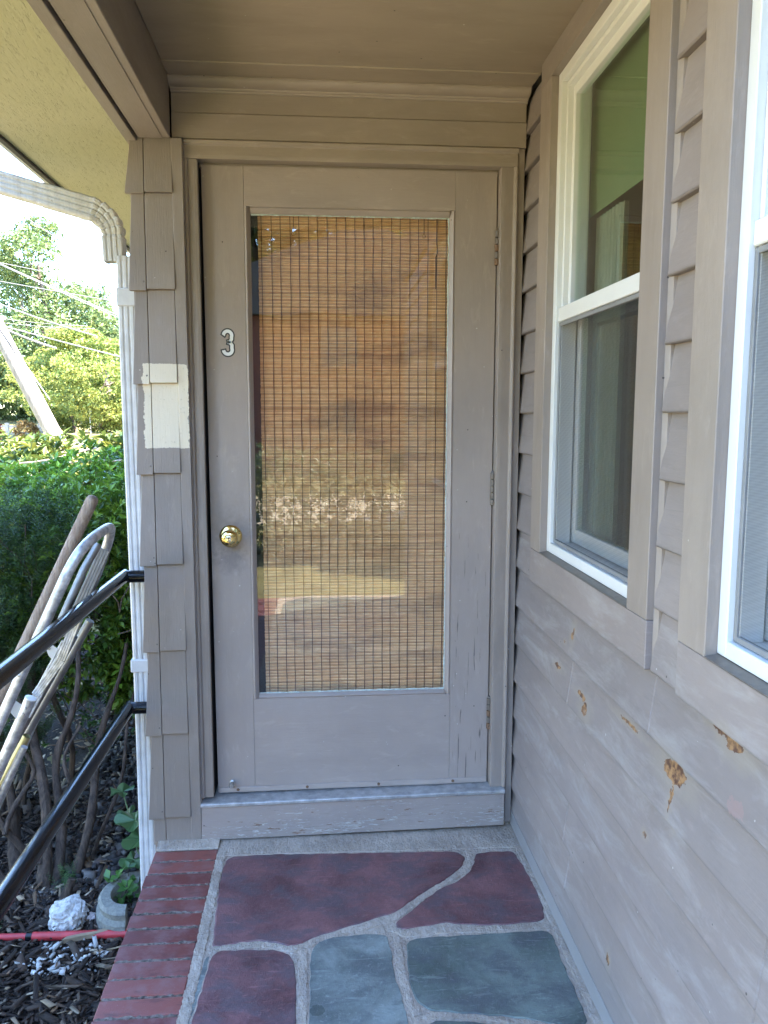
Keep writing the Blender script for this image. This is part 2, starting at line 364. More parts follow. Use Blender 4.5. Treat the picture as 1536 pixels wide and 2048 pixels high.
def slate(name, a, b, cc, sp):
    m = NT(name); g = m.geo(); inf = m.n('ShaderNodeObjectInfo').outputs['Random']
    big = m.noise(m.scale(g, (1, 1, 1)), 4.5, 6, 0.65, 0.6); ripple = m.noise(m.scale(g, (9, 15, 4)), 1.0, 6, 0.68, 0.35); fine = m.noise(g, 60, 6, 0.8)
    c = m.mix(m.ramp(big, 0.38, 0.62), tuple(v*.75 for v in a), tuple(v*1.2 for v in b))
    c = m.mix(m.math('MULTIPLY', m.ramp(ripple, 0.46, 0.60), 0.75), c, cc)
    c = m.mix(m.math('MULTIPLY', m.ramp(fine, 0.54, 0.68), 0.55), c, tuple(min(1, v*1.7) for v in b))
    vo = m.n('ShaderNodeTexVoronoi'); m.l(m.scale(g, (26, 26, 26)), vo.inputs['Vector']); rn = m.n('ShaderNodeSeparateColor'); m.l(vo.outputs['Color'], rn.inputs[0])
    c = m.mix(m.math('MULTIPLY', m.math('LESS_THAN', vo.outputs['Distance'], 0.06), m.math('GREATER_THAN', rn.outputs[0], 0.8)), c, (0.5, 0.5, 0.48))
    c = m.mix(m.math('MULTIPLY', m.math('LESS_THAN', vo.outputs['Distance'], 0.11), m.math('GREATER_THAN', rn.outputs[1], 0.97)), c, (0.02, 0.02, 0.02))
    scr = m.noise(m.scale(g, (6, 40, 1), (sp, 0, 0)), 1.0, 3, 0.6, 3.0)
    c = m.mix(m.math('MULTIPLY', m.ramp(scr, 0.62, 0.68), 0.40), c, tuple(min(1, v*2) for v in b))
    if sp == 2.0:
        d = m.n('ShaderNodeVectorMath', operation='DISTANCE'); m.l(g, d.inputs[0]); d.inputs[1].default_value = (0.338, -0.838, 0.0)
        c = m.mix(m.math('MULTIPLY', m.math('LESS_THAN', m.math('ADD', d.outputs['Value'], m.math('MULTIPLY', m.noise(g, 120, 4), 0.01)), 0.023), 0.6), c, (0.035, 0.045, 0.04))
    nrm = m.bump(ripple, 0.45, 0.008); nrm = m.bump(fine, 0.6, 0.004, nrm)
    return m.fin(c, m.math('ADD', m.math('MULTIPLY', big, 0.3), 0.32), nrm)
M['slate_purple'] = slate('purple_slate', (0.122, 0.046, 0.049), (0.185, 0.084, 0.084), (0.10, 0.075, 0.085), 1.0)
M['slate_blue'] = slate('blue_slate', (0.125, 0.145, 0.132), (0.205, 0.225, 0.205), (0.10, 0.11, 0.11), 2.0)
M['slate_teal'] = slate('teal_slate', (0.080, 0.102, 0.088), (0.135, 0.158, 0.138), (0.085, 0.088, 0.095), 3.0)
def mortar():
    m = NT('mortar'); g = m.geo(); b = m.noise(g, 5, 5, 0.6); f = m.noise(g, 95, 6, 0.8); l = m.noise(m.scale(g, (30, 14, 20)), 1.0, 5, 0.7)
    c = m.mix(m.ramp(b, 0.35, 0.65), (0.40, 0.315, 0.245), (0.56, 0.455, 0.36))
    c = m.mix(m.math('MULTIPLY', m.ramp(l, 0.5, 0.65), 0.5), c, (0.27, 0.225, 0.19))
    c = m.mix(m.math('MULTIPLY', m.ramp(f, 0.5, 0.62), 0.6), c, (0.56, 0.50, 0.44))
    n = m.bump(f, 1.0, 0.006); n = m.bump(l, 1.0, 0.014, n)
    return m.fin(c, 0.9, n)
M['mortar'] = mortar()
M['mortar_dirty'] = simple('stained_mortar', (0.15, 0.115, 0.095), 0.9, var=0.75, varsc=70, bumpsc=120, bumpst=1.0)
def brickm():
    m = NT('red_brick'); g = m.geo(); inf = m.n('ShaderNodeObjectInfo').outputs['Random']
    b = m.noise(g, 16, 5, 0.65); f = m.noise(g, 260, 4, 0.7)
    c = m.mix(inf, (0.14, 0.032, 0.026), (0.25, 0.072, 0.055))
    c = m.mix(m.math('MULTIPLY', m.ramp(b, 0.46, 0.64), 0.6), c, (0.24, 0.13, 0.125))
    st = m.noise(m.scale(g, (9, 30, 9), (5, 2, 0)), 1.0, 5, 0.7)
    c = m.mix(m.math('MULTIPLY', m.ramp(st, 0.55, 0.68), 0.55), c, (0.055, 0.026, 0.026))
    c = m.mix(m.math('MULTIPLY', m.ramp(b, 0.40, 0.28), 0.0), c, (0.05, 0.02, 0.02))
    c = m.mix(m.math('MULTIPLY', m.ramp(f, 0.66, 0.72), 0.5), c, (0.42, 0.36, 0.33))
    return m.fin(c, m.math('ADD', m.math('MULTIPLY', b, 0.35), 0.22), m.bump(f, 0.25, 0.002))
M['brick'] = brickm()
def vcol(name, rough=0.6, trans=0.0, bumpsc=None, gain=1.0):
    m = NT(name); a = m.n('ShaderNodeAttribute'); a.attribute_name = 'Col'
    m.l(a.outputs['Color'], m.b.inputs['Base Color']); m.b.inputs['Roughness'].default_value = rough
    if bumpsc: m.l(m.bump(m.noise(m.geo(), bumpsc, 4, 0.7), 0.5, 0.003), m.b.inputs['Normal'])
    if trans:
        t = m.n('ShaderNodeBsdfTranslucent'); mx = m.n('ShaderNodeMixShader'); mx.inputs[0].default_value = trans
        m.l(a.outputs['Color'], t.inputs['Color']); m.l(m.b.outputs[0], mx.inputs[1]); m.l(t.outputs[0], mx.inputs[2]); m.l(mx.outputs[0], m.out.inputs['Surface'])
    return m.m
M['leaf'] = vcol('leaf_green', 0.36, 0.28)
M['leaf_far'] = vcol('tree_leaf', 0.6, 0.35)
M['chips'] = vcol('mulch_chip', 0.9, 0, 160)
M['stones'] = vcol('gravel_stone', 0.8, 0, 120)
def bark(name, a, b, s=1):
    m = NT(name); g = m.geo(); f = m.noise(m.scale(g, (40*s, 40*s, 7*s)), 1.0, 6, 0.7, 0.8)
    return m.fin(m.mix(m.ramp(f, 0.38, 0.62), a, b), 0.85, m.bump(f, 0.9, 0.01))
M['bark'] = bark('shrub_bark', (0.028, 0.018, 0.013), (0.10, 0.068, 0.048))
M['bark_far'] = bark('tree_bark', (0.07, 0.05, 0.04), (0.20, 0.15, 0.12), 0.2)
M['pole'] = bark('weathered_pole', (0.20, 0.165, 0.13), (0.34, 0.29, 0.24), 0.35)
M['handle_wood'] = bark('old_handle_wood', (0.22, 0.15, 0.105), (0.38, 0.29, 0.215), 2)
M['soil'] = simple('dark_soil', (0.022, 0.015, 0.011), 0.95, var=0.4, varsc=40, bumpsc=60, bumpst=1.0, dist=0.02)
M['lawn'] = simple('lawn_grass', (0.19, 0.165, 0.06), 0.9, var=0.35, varsc=6, bumpsc=40, bumpst=0.6, dist=0.03)
M['road'] = simple('pale_road', (0.42, 0.345, 0.235), 0.9, var=0.1, varsc=3, bumpsc=50, bumpst=0.3)
M['concrete'] = simple('rough_concrete', (0.20, 0.20, 0.175), 0.9, var=0.3, varsc=90, bumpsc=160, bumpst=0.9, dist=0.004)
M['redpipe'] = simple('red_vinyl', (0.42, 0.035, 0.04), 0.45, var=0.25, varsc=14)
M['white_rock'] = simple('white_rock', (0.52, 0.51, 0.49), 0.9, var=0.35, varsc=60, bumpsc=70, bumpst=1.0, dist=0.012)
M['wire'] = simple('cable_black', (0.20, 0.19, 0.19), 0.6)
M['sign_green'] = simple('sign_green', (0.02, 0.25, 0.12), 0.5)
M['fence_wood'] = simple('fence_wood', (0.40, 0.34, 0.28), 0.8)
M['roof'] = simple('roof_shingle', (0.12, 0.11, 0.10), 0.9)
M['foundation'] = simple('flaking_foundation', (0.36, 0.29, 0.25), 0.85, var=0.25, varsc=20, bumpsc=50, bumpst=0.5)
M['far_brick'] = simple('far_brick', (0.26, 0.09, 0.06), 0.9, var=0.2, varsc=6)
M['far_dark'] = simple('far_dark_pane', (0.05, 0.055, 0.06), 0.3); M['far_white'] = simple('far_white_trim', (0.75, 0.75, 0.73), 0.6)

# ------------------------------------------------------------------ ground and terrain
def gz(x, y):
    def sm(a, b, t): t = min(1, max(0, (t-a)/(b-a))); return t*t*(3-2*t)
    h = -0.42 + 1.12*sm(4, 18, y) + 0.65*sm(19, 30, y) + 0.15*sm(30, 80, y)
    return h
ys = list(np.concatenate([np.arange(-120, -8, 8), np.arange(-8, 34, 0.5), np.arange(34, 260, 12)])); xs = list(np.arange(-160, 161, 8.0))
V = np.array([(x, y, gz(x, y)) for y in ys for x in xs]); nx = len(xs)
F = np.array([(j*nx+i, j*nx+i+1, (j+1)*nx+i+1, (j+1)*nx+i) for j in range(len(ys)-1) for i in range(nx-1)])
gr = fastmesh('ground', V, F, M['lawn'], smooth=True); tag(gr, kind='structure')
# the road beyond, following the rise, and a strip behind the camera
def strip(name, y0, y1, x0, x1, mat, dz):
    m = MB(); yy = np.arange(y0, y1+1e-6, 0.5)
    for a, b in zip(yy[:-1], yy[1:]):
        m.add([(x0, a, gz(0, a)+dz), (x1, a, gz(0, a)+dz), (x1, b, gz(0, b)+dz), (x0, b, gz(0, b)+dz)], [(0, 1, 2, 3)])
    o = m.build(name, mat); return tag(o, kind='structure')
strip('road', 15.5, 18.0, -60, 40, M['road'], 0.01)
strip('road', -15.0, -10.5, -60, 40, M['road'], 0.01)
dw = MB().box(-7.2, -3.0, -10.5, 3.4, -0.5, -0.405).build('bounce_driveway', M['road']); tag(dw, kind='structure')  # unseen pale slab, added to bounce warm sunlight towards porch and soffit
# planting bed
bed = MB(); nxb, nyb = 40, 90
for j in range(nyb+1):
    for i in range(nxb+1):
        x = -2.6 + 2.4*i/nxb; y = -2.2 + 6.2*j/nyb
        bed.v.append((x, y, -0.405 + 0.018*math.sin(x*9+y*5)*math.sin(y*7-x*3)))
for j in range(nyb):
    for i in range(nxb):
        a = j*(nxb+1)+i; bed.f.append((a, a+1, a+nxb+2, a+nxb+1))
o = bed.build('soil', M['soil'], smooth=True); tag(o, kind='structure')

def shards(name, n, region, size, cols, mat, label, cat, zb=-0.395, zs=0.03, flat=0.25, long=3.0):
    # many small irregular pieces: each a squashed, twisted 8-vertex block
    P = region(n); n = len(P)
    base = np.array([(-1,-1,-1),(1,-1,-1),(1,1,-1),(-1,1,-1),(-1,-1,1),(1,-1,1),(1,1,1),(-1,1,1)], float)*0.5
    fc = np.array([(0,3,2,1),(4,5,6,7),(0,1,5,4),(1,2,6,5),(2,3,7,6),(3,0,4,7)])
    s = size*np.exp(rng.normal(0, 0.45, (n, 1)))
    dims = np.hstack([s*rng.uniform(0.8, long, (n, 1)), s*rng.uniform(0.5, 1, (n, 1)), s*rng.uniform(flat, flat*2.2, (n, 1))])
    V = base[None]*dims[:, None, :] * rng.uniform(0.45, 1.15, (n, 8, 3))
    a = rng.uniform(0, 2*PI, n); t = rng.normal(0, 0.3, n); ca, sa, ct, st = np.cos(a), np.sin(a), np.cos(t), np.sin(t)
    x, y, z = V[..., 0], V[..., 1], V[..., 2]
    x, z = x*ct[:, None]-z*st[:, None], x*st[:, None]+z*ct[:, None]
    x, y = x*ca[:, None]-y*sa[:, None], x*sa[:, None]+y*ca[:, None]
    V = np.stack([x, y, z], -1) + P[:, None, :]
    V[..., 2] += zb + rng.uniform(0, zs, (n, 1))
    F = (fc[None]+(np.arange(n)*8)[:, None, None]).reshape(-1, 4)
    cols = np.array(cols); C = cols[rng.integers(0, len(cols), n)]*rng.uniform(0.6, 1.35, (n, 1))
    C = np.repeat(C, 8, axis=0)
    o = fastmesh(name, V.reshape(-1, 3), F, mat, C)
    return tag(o, label, cat, kind='stuff')
def reg(x0, x1, y0, y1, keep=None):
    def f(n):
        p = np.stack([rng.uniform(x0, x1, n), rng.uniform(y0, y1, n), np.zeros(n)], -1)
        if keep is not None: p = p[keep(p[:, 0], p[:, 1])]
        return p
    return f
CH = [(0.044, 0.027, 0.018), (0.026, 0.016, 0.011), (0.060, 0.038, 0.026), (0.018, 0.011, 0.008), (0.044, 0.027, 0.018), (0.11, 0.078, 0.055)]
shards('mulch', 27000, reg(-1.7, -0.19, -1.6, 1.2, lambda x, y: (y < 0.35) | (x < -0.62-0.1*np.sin(y*6))), 0.0105, CH, M['chips'], 'dark brown shredded bark mulch covering the bed beside the porch', 'mulch', long=5.5)
GV = [(0.05, 0.043, 0.04), (0.08, 0.07, 0.062), (0.03, 0.026, 0.026), (0.07, 0.05, 0.042), (0.14, 0.125, 0.11)]
shards('gravel', 15000, reg(-1.5, -0.2, 0.1, 3.8, lambda x, y: (x > -0.72-0.12*y+0.05*np.sin(y*9))), 0.017, GV, M['stones'], 'dark grey gravel strip along the foot of the house wall', 'gravel', flat=0.5, long=1.4, zs=0.025)
shards('leaf_litter', 1500, reg(-1.6, -0.22, -0.6, 3.0), 0.012, [(0.26, 0.19, 0.12), (0.3, 0.24, 0.17), (0.15, 0.09, 0.05)], M['chips'], 'dry tan twigs and leaf litter scattered over mulch and gravel', 'leaf litter', flat=0.1, long=5.0, zb=-0.38)
def wk_(x, y): return ((x+0.50)/0.15)**2 + ((y+0.085)/0.085)**2 < 1
shards('white_gravel', 230, reg(-0.70, -0.32, -0.17, 0.0, wk_), 0.0088, [(0.48, 0.47, 0.45), (0.58, 0.57, 0.55), (0.36, 0.35, 0.33)], M['stones'], 'scatter of small white stone chips in front of the red pole', 'gravel', flat=0.35, long=2.2, zb=-0.388)

# ------------------------------------------------------------------ porch floor
fl = MB().box(0.018, 1.005, -3.4, 0.10, -0.42, -0.0025)
fl.box(-0.178, 0.018, -3.4, 0.10, -0.42, -0.0125)
floor = fl.build('porch_floor', M['mortar']); tag(floor, kind='structure')
def smooth_poly(p, it=2):
    for _ in range(it):
        q = []
        for i in range(len(p)):
            a, b = p[i], p[(i+1) % len(p)]
            q += [(a[0]*.84+b[0]*.16, a[1]*.84+b[1]*.16), (a[0]*.16+b[0]*.84, a[1]*.16+b[1]*.84)]
        p = q
    return p
def flagstone(poly, mat, top, label=None):
    p = smooth_poly(poly, 2)
    # finer ragged outline
    q = []
    for i in range(len(p)):
        a, b = Vector(p[i]), Vector(p[(i+1) % len(p)]); n = max(1, int((b-a).length/0.012))
        for k in range(n):
            c = a.lerp(b, k/n); q.append((c.x+random.uniform(-.0012, .0012)+0.0014*math.sin(c.y*95+c.x*61)*math.sin(c.x*40), c.y+random.uniform(-.0012, .0012)+0.0014*math.sin(c.x*88-c.y*53)))
    cx = sum(a for a, b in q)/len(q); cy = sum(b for a, b in q)/len(q)
    m = MB(); n = len(q)
    def ring(s, z): return [(cx+(a-cx)*s, cy+(b-cy)*s, z) for a, b in q]
    vs = ring(1.0, -0.03) + ring(1.0, top-0.003) + ring(0.988, top)
    fs = []
    for r in range(2):
        fs += [(r*n+i, r*n+(i+1) % n, (r+1)*n+(i+1) % n, (r+1)*n+i) for i in range(n)]
    fs.append(tuple(range(2*n, 3*n)))
    m.add(vs, fs)
    o = m.build('flagstone', mat, floor)
    if label: o['label'] = label
    return o
STN = {
'A': [(0.066,-0.160),(0.162,-0.154),(0.349,-0.165),(0.537,-0.173),(0.697,-0.180),(0.791,-0.186),(0.806,-0.221),(0.787,-0.270),(0.731,-0.328),(0.661,-0.383),(0.593,-0.448),(0.547,-0.485),(0.462,-0.517),(0.397,-0.544),(0.341,-0.564),(0.286,-0.600),(0.262,-0.600),(0.192,-0.574),(0.130,-0.577),(0.078,-0.591),(0.060,-0.584),(0.053,-0.486),(0.045,-0.349),(0.042,-0.228),(0.050,-0.175)],
'B': [(0.845,-0.200),(0.900,-0.196),(0.967,-0.196),(0.978,-0.285),(0.986,-0.393),(0.980,-0.505),(0.965,-0.552),(0.833,-0.559),(0.744,-0.550),(0.689,-0.535),(0.589,-0.555),(0.553,-0.552),(0.555,-0.528),(0.596,-0.489),(0.646,-0.431),(0.696,-0.385),(0.754,-0.353),(0.809,-0.295),(0.831,-0.240)],
'C': [(0.064,-0.608),(0.149,-0.606),(0.218,-0.613),(0.262,-0.630),(0.281,-0.674),(0.286,-0.763),(0.290,-0.876),(0.290,-1.00),(0.06,-1.02),(0.046,-0.857),(0.055,-0.755)],
'D': [(0.335,-0.588),(0.396,-0.572),(0.491,-0.568),(0.525,-0.580),(0.532,-0.632),(0.531,-0.721),(0.542,-0.803),(0.548,-0.861),(0.55,-0.96),(0.51,-1.06),(0.33,-1.05),(0.319,-0.878),(0.320,-0.766),(0.318,-0.650)],
'E': [(0.578,-0.597),(0.743,-0.596),(0.865,-0.594),(0.961,-0.594),(0.974,-0.620),(0.967,-0.723),(0.968,-0.837),(0.966,-0.932),(0.882,-0.922),(0.813,-0.897),(0.692,-0.874),(0.604,-0.858),(0.577,-0.826),(0.566,-0.776),(0.568,-0.692)],
'F': [(0.600,-0.888),(0.690,-0.896),(0.80,-0.925),(0.96,-0.965),(0.97,-1.20),(0.70,-1.28),(0.58,-1.16),(0.575,-0.95)],
'G': [(0.06,-1.06),(0.30,-1.06),(0.50,-1.10),(0.55,-1.20),(0.50,-1.42),(0.28,-1.50),(0.06,-1.46)],
'H': [(0.60,-1.24),(0.72,-1.32),(0.96,-1.24),(0.97,-1.66),(0.75,-1.74),(0.52,-1.62),(0.54,-1.42)],
'I': [(0.06,-1.52),(0.28,-1.54),(0.48,-1.48),(0.50,-1.68),(0.42,-1.92),(0.06,-1.96)],
'J': [(0.52,-1.70),(0.75,-1.78),(0.96,-1.72),(0.97,-2.2),(0.60,-2.26),(0.46,-2.1)],
'K': [(0.06,-2.02),(0.42,-1.98),(0.44,-2.2),(0.56,-2.32),(0.40,-2.66),(0.06,-2.62)],
'L': [(0.60,-2.32),(0.97,-2.26),(0.97,-2.86),(0.50,-2.84),(0.46,-2.64)],
'N': [(0.06,-2.68),(0.40,-2.72),(0.46,-2.9),(0.97,-2.92),(0.97,-3.34),(0.06,-3.34)]}
SM = {'A': 'slate_purple', 'B': 'slate_purple', 'C': 'slate_purple', 'D': 'slate_blue', 'E': 'slate_teal', 'F': 'slate_teal', 'G': 'slate_teal', 'H': 'slate_purple', 'I': 'slate_purple', 'J': 'slate_blue', 'K': 'slate_blue', 'L': 'slate_purple', 'N': 'slate_teal'}
SLB = {'A': 'large purple slate flagstone in front of the door sill', 'B': 'purple slate flagstone in the corner by the clapboard wall', 'C': 'purple slate flagstone beside the brick edging',
       'D': 'mottled blue grey slate flagstone with a dark round stain', 'E': 'teal grey slate flagstone beside the clapboard wall'}
for k, p in STN.items(): flagstone(p, M[SM[k]], 0.0015*random.random(), SLB.get(k))
# thin blue slate sliver beside the purple stone
flagstone([(0.049,-0.63),(0.060,-0.62),(0.052,-0.76),(0.041,-0.87),(0.030,-0.95),(0.028,-0.86),(0.040,-0.74)], M['slate_blue'], -0.002, 'narrow blue slate sliver between mortar and purple flagstone')
# mortar fillet under the sill and rough ridges along the joints
rb = MB(); 
def ridge(mb, pts, w, h):
    pts = [Vector((a, b, 0)) for a, b in pts]; L = []; out = []
    for i in range(len(pts)-1):
        n = max(2, int((pts[i+1]-pts[i]).length/0.008))
        for k in range(n): L.append(pts[i].lerp(pts[i+1], k/n))
    L.append(pts[-1]); n = len(L); vs = []
    for i, p in enumerate(L):
        t = (L[min(n-1, i+1)]-L[max(0, i-1)]).normalized(); nn = Vector((-t.y, t.x, 0))
        for f, hh in ((-1, -0.006), (-0.85, h*0.1), (-.2, h*.25), (.3, h*0.2), (0.85, h*.1), (1, -0.006)):
            vs.append(p + nn*(w*0.66*f + random.uniform(-.0022, .0022)) + Vector((0, 0, hh + random.uniform(-.0018, .0018))))
    fs = [(i*6+k, i*6+k+1, (i+1)*6+k+1, (i+1)*6+k) for i in range(n-1) for k in range(5)]
    mb.add(vs, fs)
ridge(rb, [(0.030, -0.125), (0.028, -0.35), (0.030, -0.62), (0.026, -1.0), (0.026, -2.0), (0.03, -3.3)], 0.024, 0.0035)
ridge(rb, [(0.03, -0.128), (0.30, -0.132), (0.60, -0.142), (0.99, -0.150)], 0.040, 0.004)
ridge(rb, [(0.988, -0.15), (0.992, -0.50), (0.988, -0.95), (0.99, -2.0), (0.99, -3.3)], 0.016, 0.003)
ridge(rb, [(0.066,-0.598),(0.13,-0.590),(0.192,-0.589),(0.262,-0.613),(0.312,-0.605),(0.36,-0.575),(0.45,-0.545),(0.54,-0.520),(0.62,-0.445),(0.70,-0.368),(0.79,-0.295),(0.822,-0.230),(0.826,-0.170)], 0.016, 0.0025)
ridge(rb, [(0.53,-0.545),(0.58,-0.578),(0.70,-0.570),(0.85,-0.577),(0.975,-0.575)], 0.020, 0.0025)
ridge(rb, [(0.300,-0.625),(0.303,-0.75),(0.305,-1.03)], 0.018, 0.0025)
ridge(rb, [(0.552,-0.590),(0.550,-0.70),(0.556,-0.82),(0.575,-0.87)], 0.018, 0.0025)
ridge(rb, [(0.585,-0.872),(0.70,-0.884),(0.82,-0.912),(0.96,-0.948)], 0.012, 0.002)
rb.build('mortar_joint', M['mortar'], floor, smooth=True)['kind'] = 'stuff'
# brick edging: one rowlock course along the open side
bmesh_ = MB().box(-0.1, 0.1, -0.0291, 0.0291, -0.09, 0.0)
bme = bmesh_.mesh('brick', M['brick'])
y = -0.142; i = 0
while y > -3.36:
    o = bpy.data.objects.new('brick', bme); link(o, floor)
    o.location = (-0.084+random.uniform(-.002, .002), y+random.uniform(-.0015, .0015), 0.0005+random.uniform(-.0018, .0012))
    o.rotation_euler = (random.uniform(-.008, .008), random.uniform(-.006, .006), random.uniform(-.007, .007))
    b = o.modifiers.new('bevel', 'BEVEL'); b.width = 0.003; b.segments = 2
    y -= 0.0652; i += 1
MB().prism([(-0.108, -0.004), (-0.102, 0.0015), (-0.060, 0.009), (-0.045, -0.004)], 'x', -0.184, 0.016).build('mortar_fillet', M['mortar'], floor, 0.002)
mj = MB()
y = -0.142-0.0326
while y > -3.36:
    ridge(mj, [(-0.180, y), (-0.12, y+.0005), (-0.06, y-.0005), (0.012, y)], 0.0085, -0.0055); y -= 0.0652
o = mj.build('mortar_joint', M['mortar_dirty'], floor); o['kind'] = 'stuff'

# ------------------------------------------------------------------ entry wall with shingles
ew = thing('shingled_wall', 'taupe painted end wall with overlapping shingles left of the door', 'wall', (-0.12, 0.0, 0))
MB().box(-0.20, -0.001-0.04, -0.052, 0.10, -0.01, 2.20).build('backing_board', M['paint_z'], ew)
MB().box(-0.0765, -0.0435, -0.062, -0.050, 0.0, 2.209).build('corner_board', M['patch'], ew, 0.0015)
laps = [2.213, 2.052, 1.771, 1.4925, 1.2165, 0.929, 0.6505, 0.3735, 0.089, 0.004]
for i in range(len(laps)-1):
    zt, zb = laps[i], laps[i+1]; last = i == len(laps)-2
    dz = random.uniform(-.002, .002); th = 0.012; tb = 0.003
    ov = 0.0 if i == 0 else 0.02
    if last: th = 0.005
    xl_t = -0.196 + random.uniform(-.002, .002); xl_b = -0.211 + random.uniform(-.002, .002)
    if i == 0: xl_b = -0.214
    if last: xl_b = xl_t = -0.197
    xm = -0.1585 + random.uniform(-.0015, .0015)
    def sh(x0t, x1t, x0b, x1b, zb_, name='shingle'):
        y0 = -0.053; m = MB()
        m.add([(x0t, y0-tb, zt+ov*0), (x1t, y0-tb, zt), (x1t, y0+0.004, zt), (x0t, y0+0.004, zt),
               (x0b, y0-th-tb, zb_), (x1b, y0-th-tb, zb_), (x1b, y0+0.004, zb_), (x0b, y0+0.004, zb_)],
              [(0, 1, 2, 3), (7, 6, 5, 4), (0, 4, 5, 1), (1, 5, 6, 2), (2, 6, 7, 3), (3, 7, 4, 0)])
        return m.build(name, M['patch'], ew, 0.0012)
    j = random.uniform(-.0015, .0015)
    a = sh(xl_t, xm-0.0008, xl_b, xm-0.0005, zb - (0.004 if not last else 0))
    b = sh(xm+0.0012, -0.0775+j, xm+0.0012, -0.0755+j, zb+0.001)
    if i in (2, 3): a['label'] = 'narrow shingle partly painted cream'; b['label'] = 'wide shingle with a cream unpainted patch'
    # nail head
    if not last and i != 0:
        MB().lathe([(0.0032, 0), (0.0030, 0.0012), (0.0012, 0.0018)], (xm-0.008, -0.0525-th-0.0012, zb+0.022), (0, -1, 0), 10).build('nail', M['hinge'], ew)
MB().box(-0.198, -0.155, -0.0545, -0.052, 0.0, 0.088).build('bare_board', M['foundation'], ew)
MB().box(-0.197, -0.193, -0.05, 0.10, -0.42, -0.0).build('foundation', M['foundation'], ew)

# side wall of the house body running away from the porch (left edge x=-0.2) and the body behind
hb = thing('house_body', 'long shaded side wall of the house behind the white downspout', 'house', (2.4, 4.0, -0.42))
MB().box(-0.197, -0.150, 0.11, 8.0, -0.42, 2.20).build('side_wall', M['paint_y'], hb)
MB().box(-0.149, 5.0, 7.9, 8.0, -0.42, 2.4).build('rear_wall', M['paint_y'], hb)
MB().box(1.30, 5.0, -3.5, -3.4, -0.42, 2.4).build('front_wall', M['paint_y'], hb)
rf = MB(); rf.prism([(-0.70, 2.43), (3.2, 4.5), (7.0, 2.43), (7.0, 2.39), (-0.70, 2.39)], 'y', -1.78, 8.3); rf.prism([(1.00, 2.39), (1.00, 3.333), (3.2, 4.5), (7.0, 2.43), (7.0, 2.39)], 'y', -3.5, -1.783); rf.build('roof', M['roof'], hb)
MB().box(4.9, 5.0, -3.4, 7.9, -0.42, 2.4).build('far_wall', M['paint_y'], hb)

# ------------------------------------------------------------------ boards over the door, casing, moulding
dh = thing('door_surround', 'taupe wooden casing, head boards and moulding framing the storm door', 'door frame', (0.46, 0, 0.13))
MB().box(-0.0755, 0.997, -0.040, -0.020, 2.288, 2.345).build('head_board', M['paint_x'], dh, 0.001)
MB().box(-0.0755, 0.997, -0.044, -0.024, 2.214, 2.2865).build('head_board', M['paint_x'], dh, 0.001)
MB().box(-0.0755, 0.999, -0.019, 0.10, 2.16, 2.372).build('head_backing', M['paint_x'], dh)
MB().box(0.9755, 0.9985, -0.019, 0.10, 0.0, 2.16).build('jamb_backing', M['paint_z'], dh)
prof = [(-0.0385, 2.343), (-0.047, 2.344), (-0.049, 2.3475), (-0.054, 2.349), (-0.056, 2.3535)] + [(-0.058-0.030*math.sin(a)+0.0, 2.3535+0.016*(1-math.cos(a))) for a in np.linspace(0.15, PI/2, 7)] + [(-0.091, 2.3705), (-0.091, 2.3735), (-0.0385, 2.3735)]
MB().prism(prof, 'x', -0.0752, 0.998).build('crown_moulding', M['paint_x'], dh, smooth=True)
MB().prism([(-0.12, 2.3715), (-0.1885, 2.369), (-0.19, 2.3745), (-0.12, 2.3745)], 'x', -0.074, 0.998).build('ceiling_lath', M['ceil'], dh)
def casing(x0, x1, z0, z1, horiz, inner):
    # stepped casing: raised back band on the outer edge
    m = MB()
    if horiz:
        m.prism([(-0.020, z0), (-0.040, z0), (-0.041, z0+0.010), (-0.040, z0+0.038), (-0.047, z0+0.041), (-0.049, z1-0.003), (-0.046, z1), (-0.020, z1)], 'x', x0, x1)
    else:
        s = 1 if inner > 0 else -1   # inner side: +1 inner edge is at x1
        xi, xo = (x1, x0) if s > 0 else (x0, x1); w = 0.012
        m.prism([(xi, -0.020), (xi, -0.040), (xi-s*0.010, -0.041), (xo+s*w, -0.040), (xo+s*(w-.003), -0.047), (xo+s*.003, -0.049), (xo, -0.046), (xo, -0.020)], 'z', z0, z1)
    return m.build('casing', M['paint_x'] if horiz else M['paint_z'], dh, 0.001)
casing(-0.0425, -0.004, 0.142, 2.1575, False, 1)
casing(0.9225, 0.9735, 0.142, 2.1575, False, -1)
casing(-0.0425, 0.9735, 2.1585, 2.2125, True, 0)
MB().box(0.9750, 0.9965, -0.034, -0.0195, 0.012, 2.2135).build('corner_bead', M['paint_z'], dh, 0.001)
# jambs and stop seen in the gap
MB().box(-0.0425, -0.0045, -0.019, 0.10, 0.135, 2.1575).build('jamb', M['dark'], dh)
MB().box(0.9225, 0.9745, -0.019, 0.10, 0.135, 2.1575).build('jamb', M['paint_z'], dh)
MB().box(-0.004, 0.9225, 0.006, 0.03, 2.147, 2.1595).build('door_stop', M['paint_x'], dh)
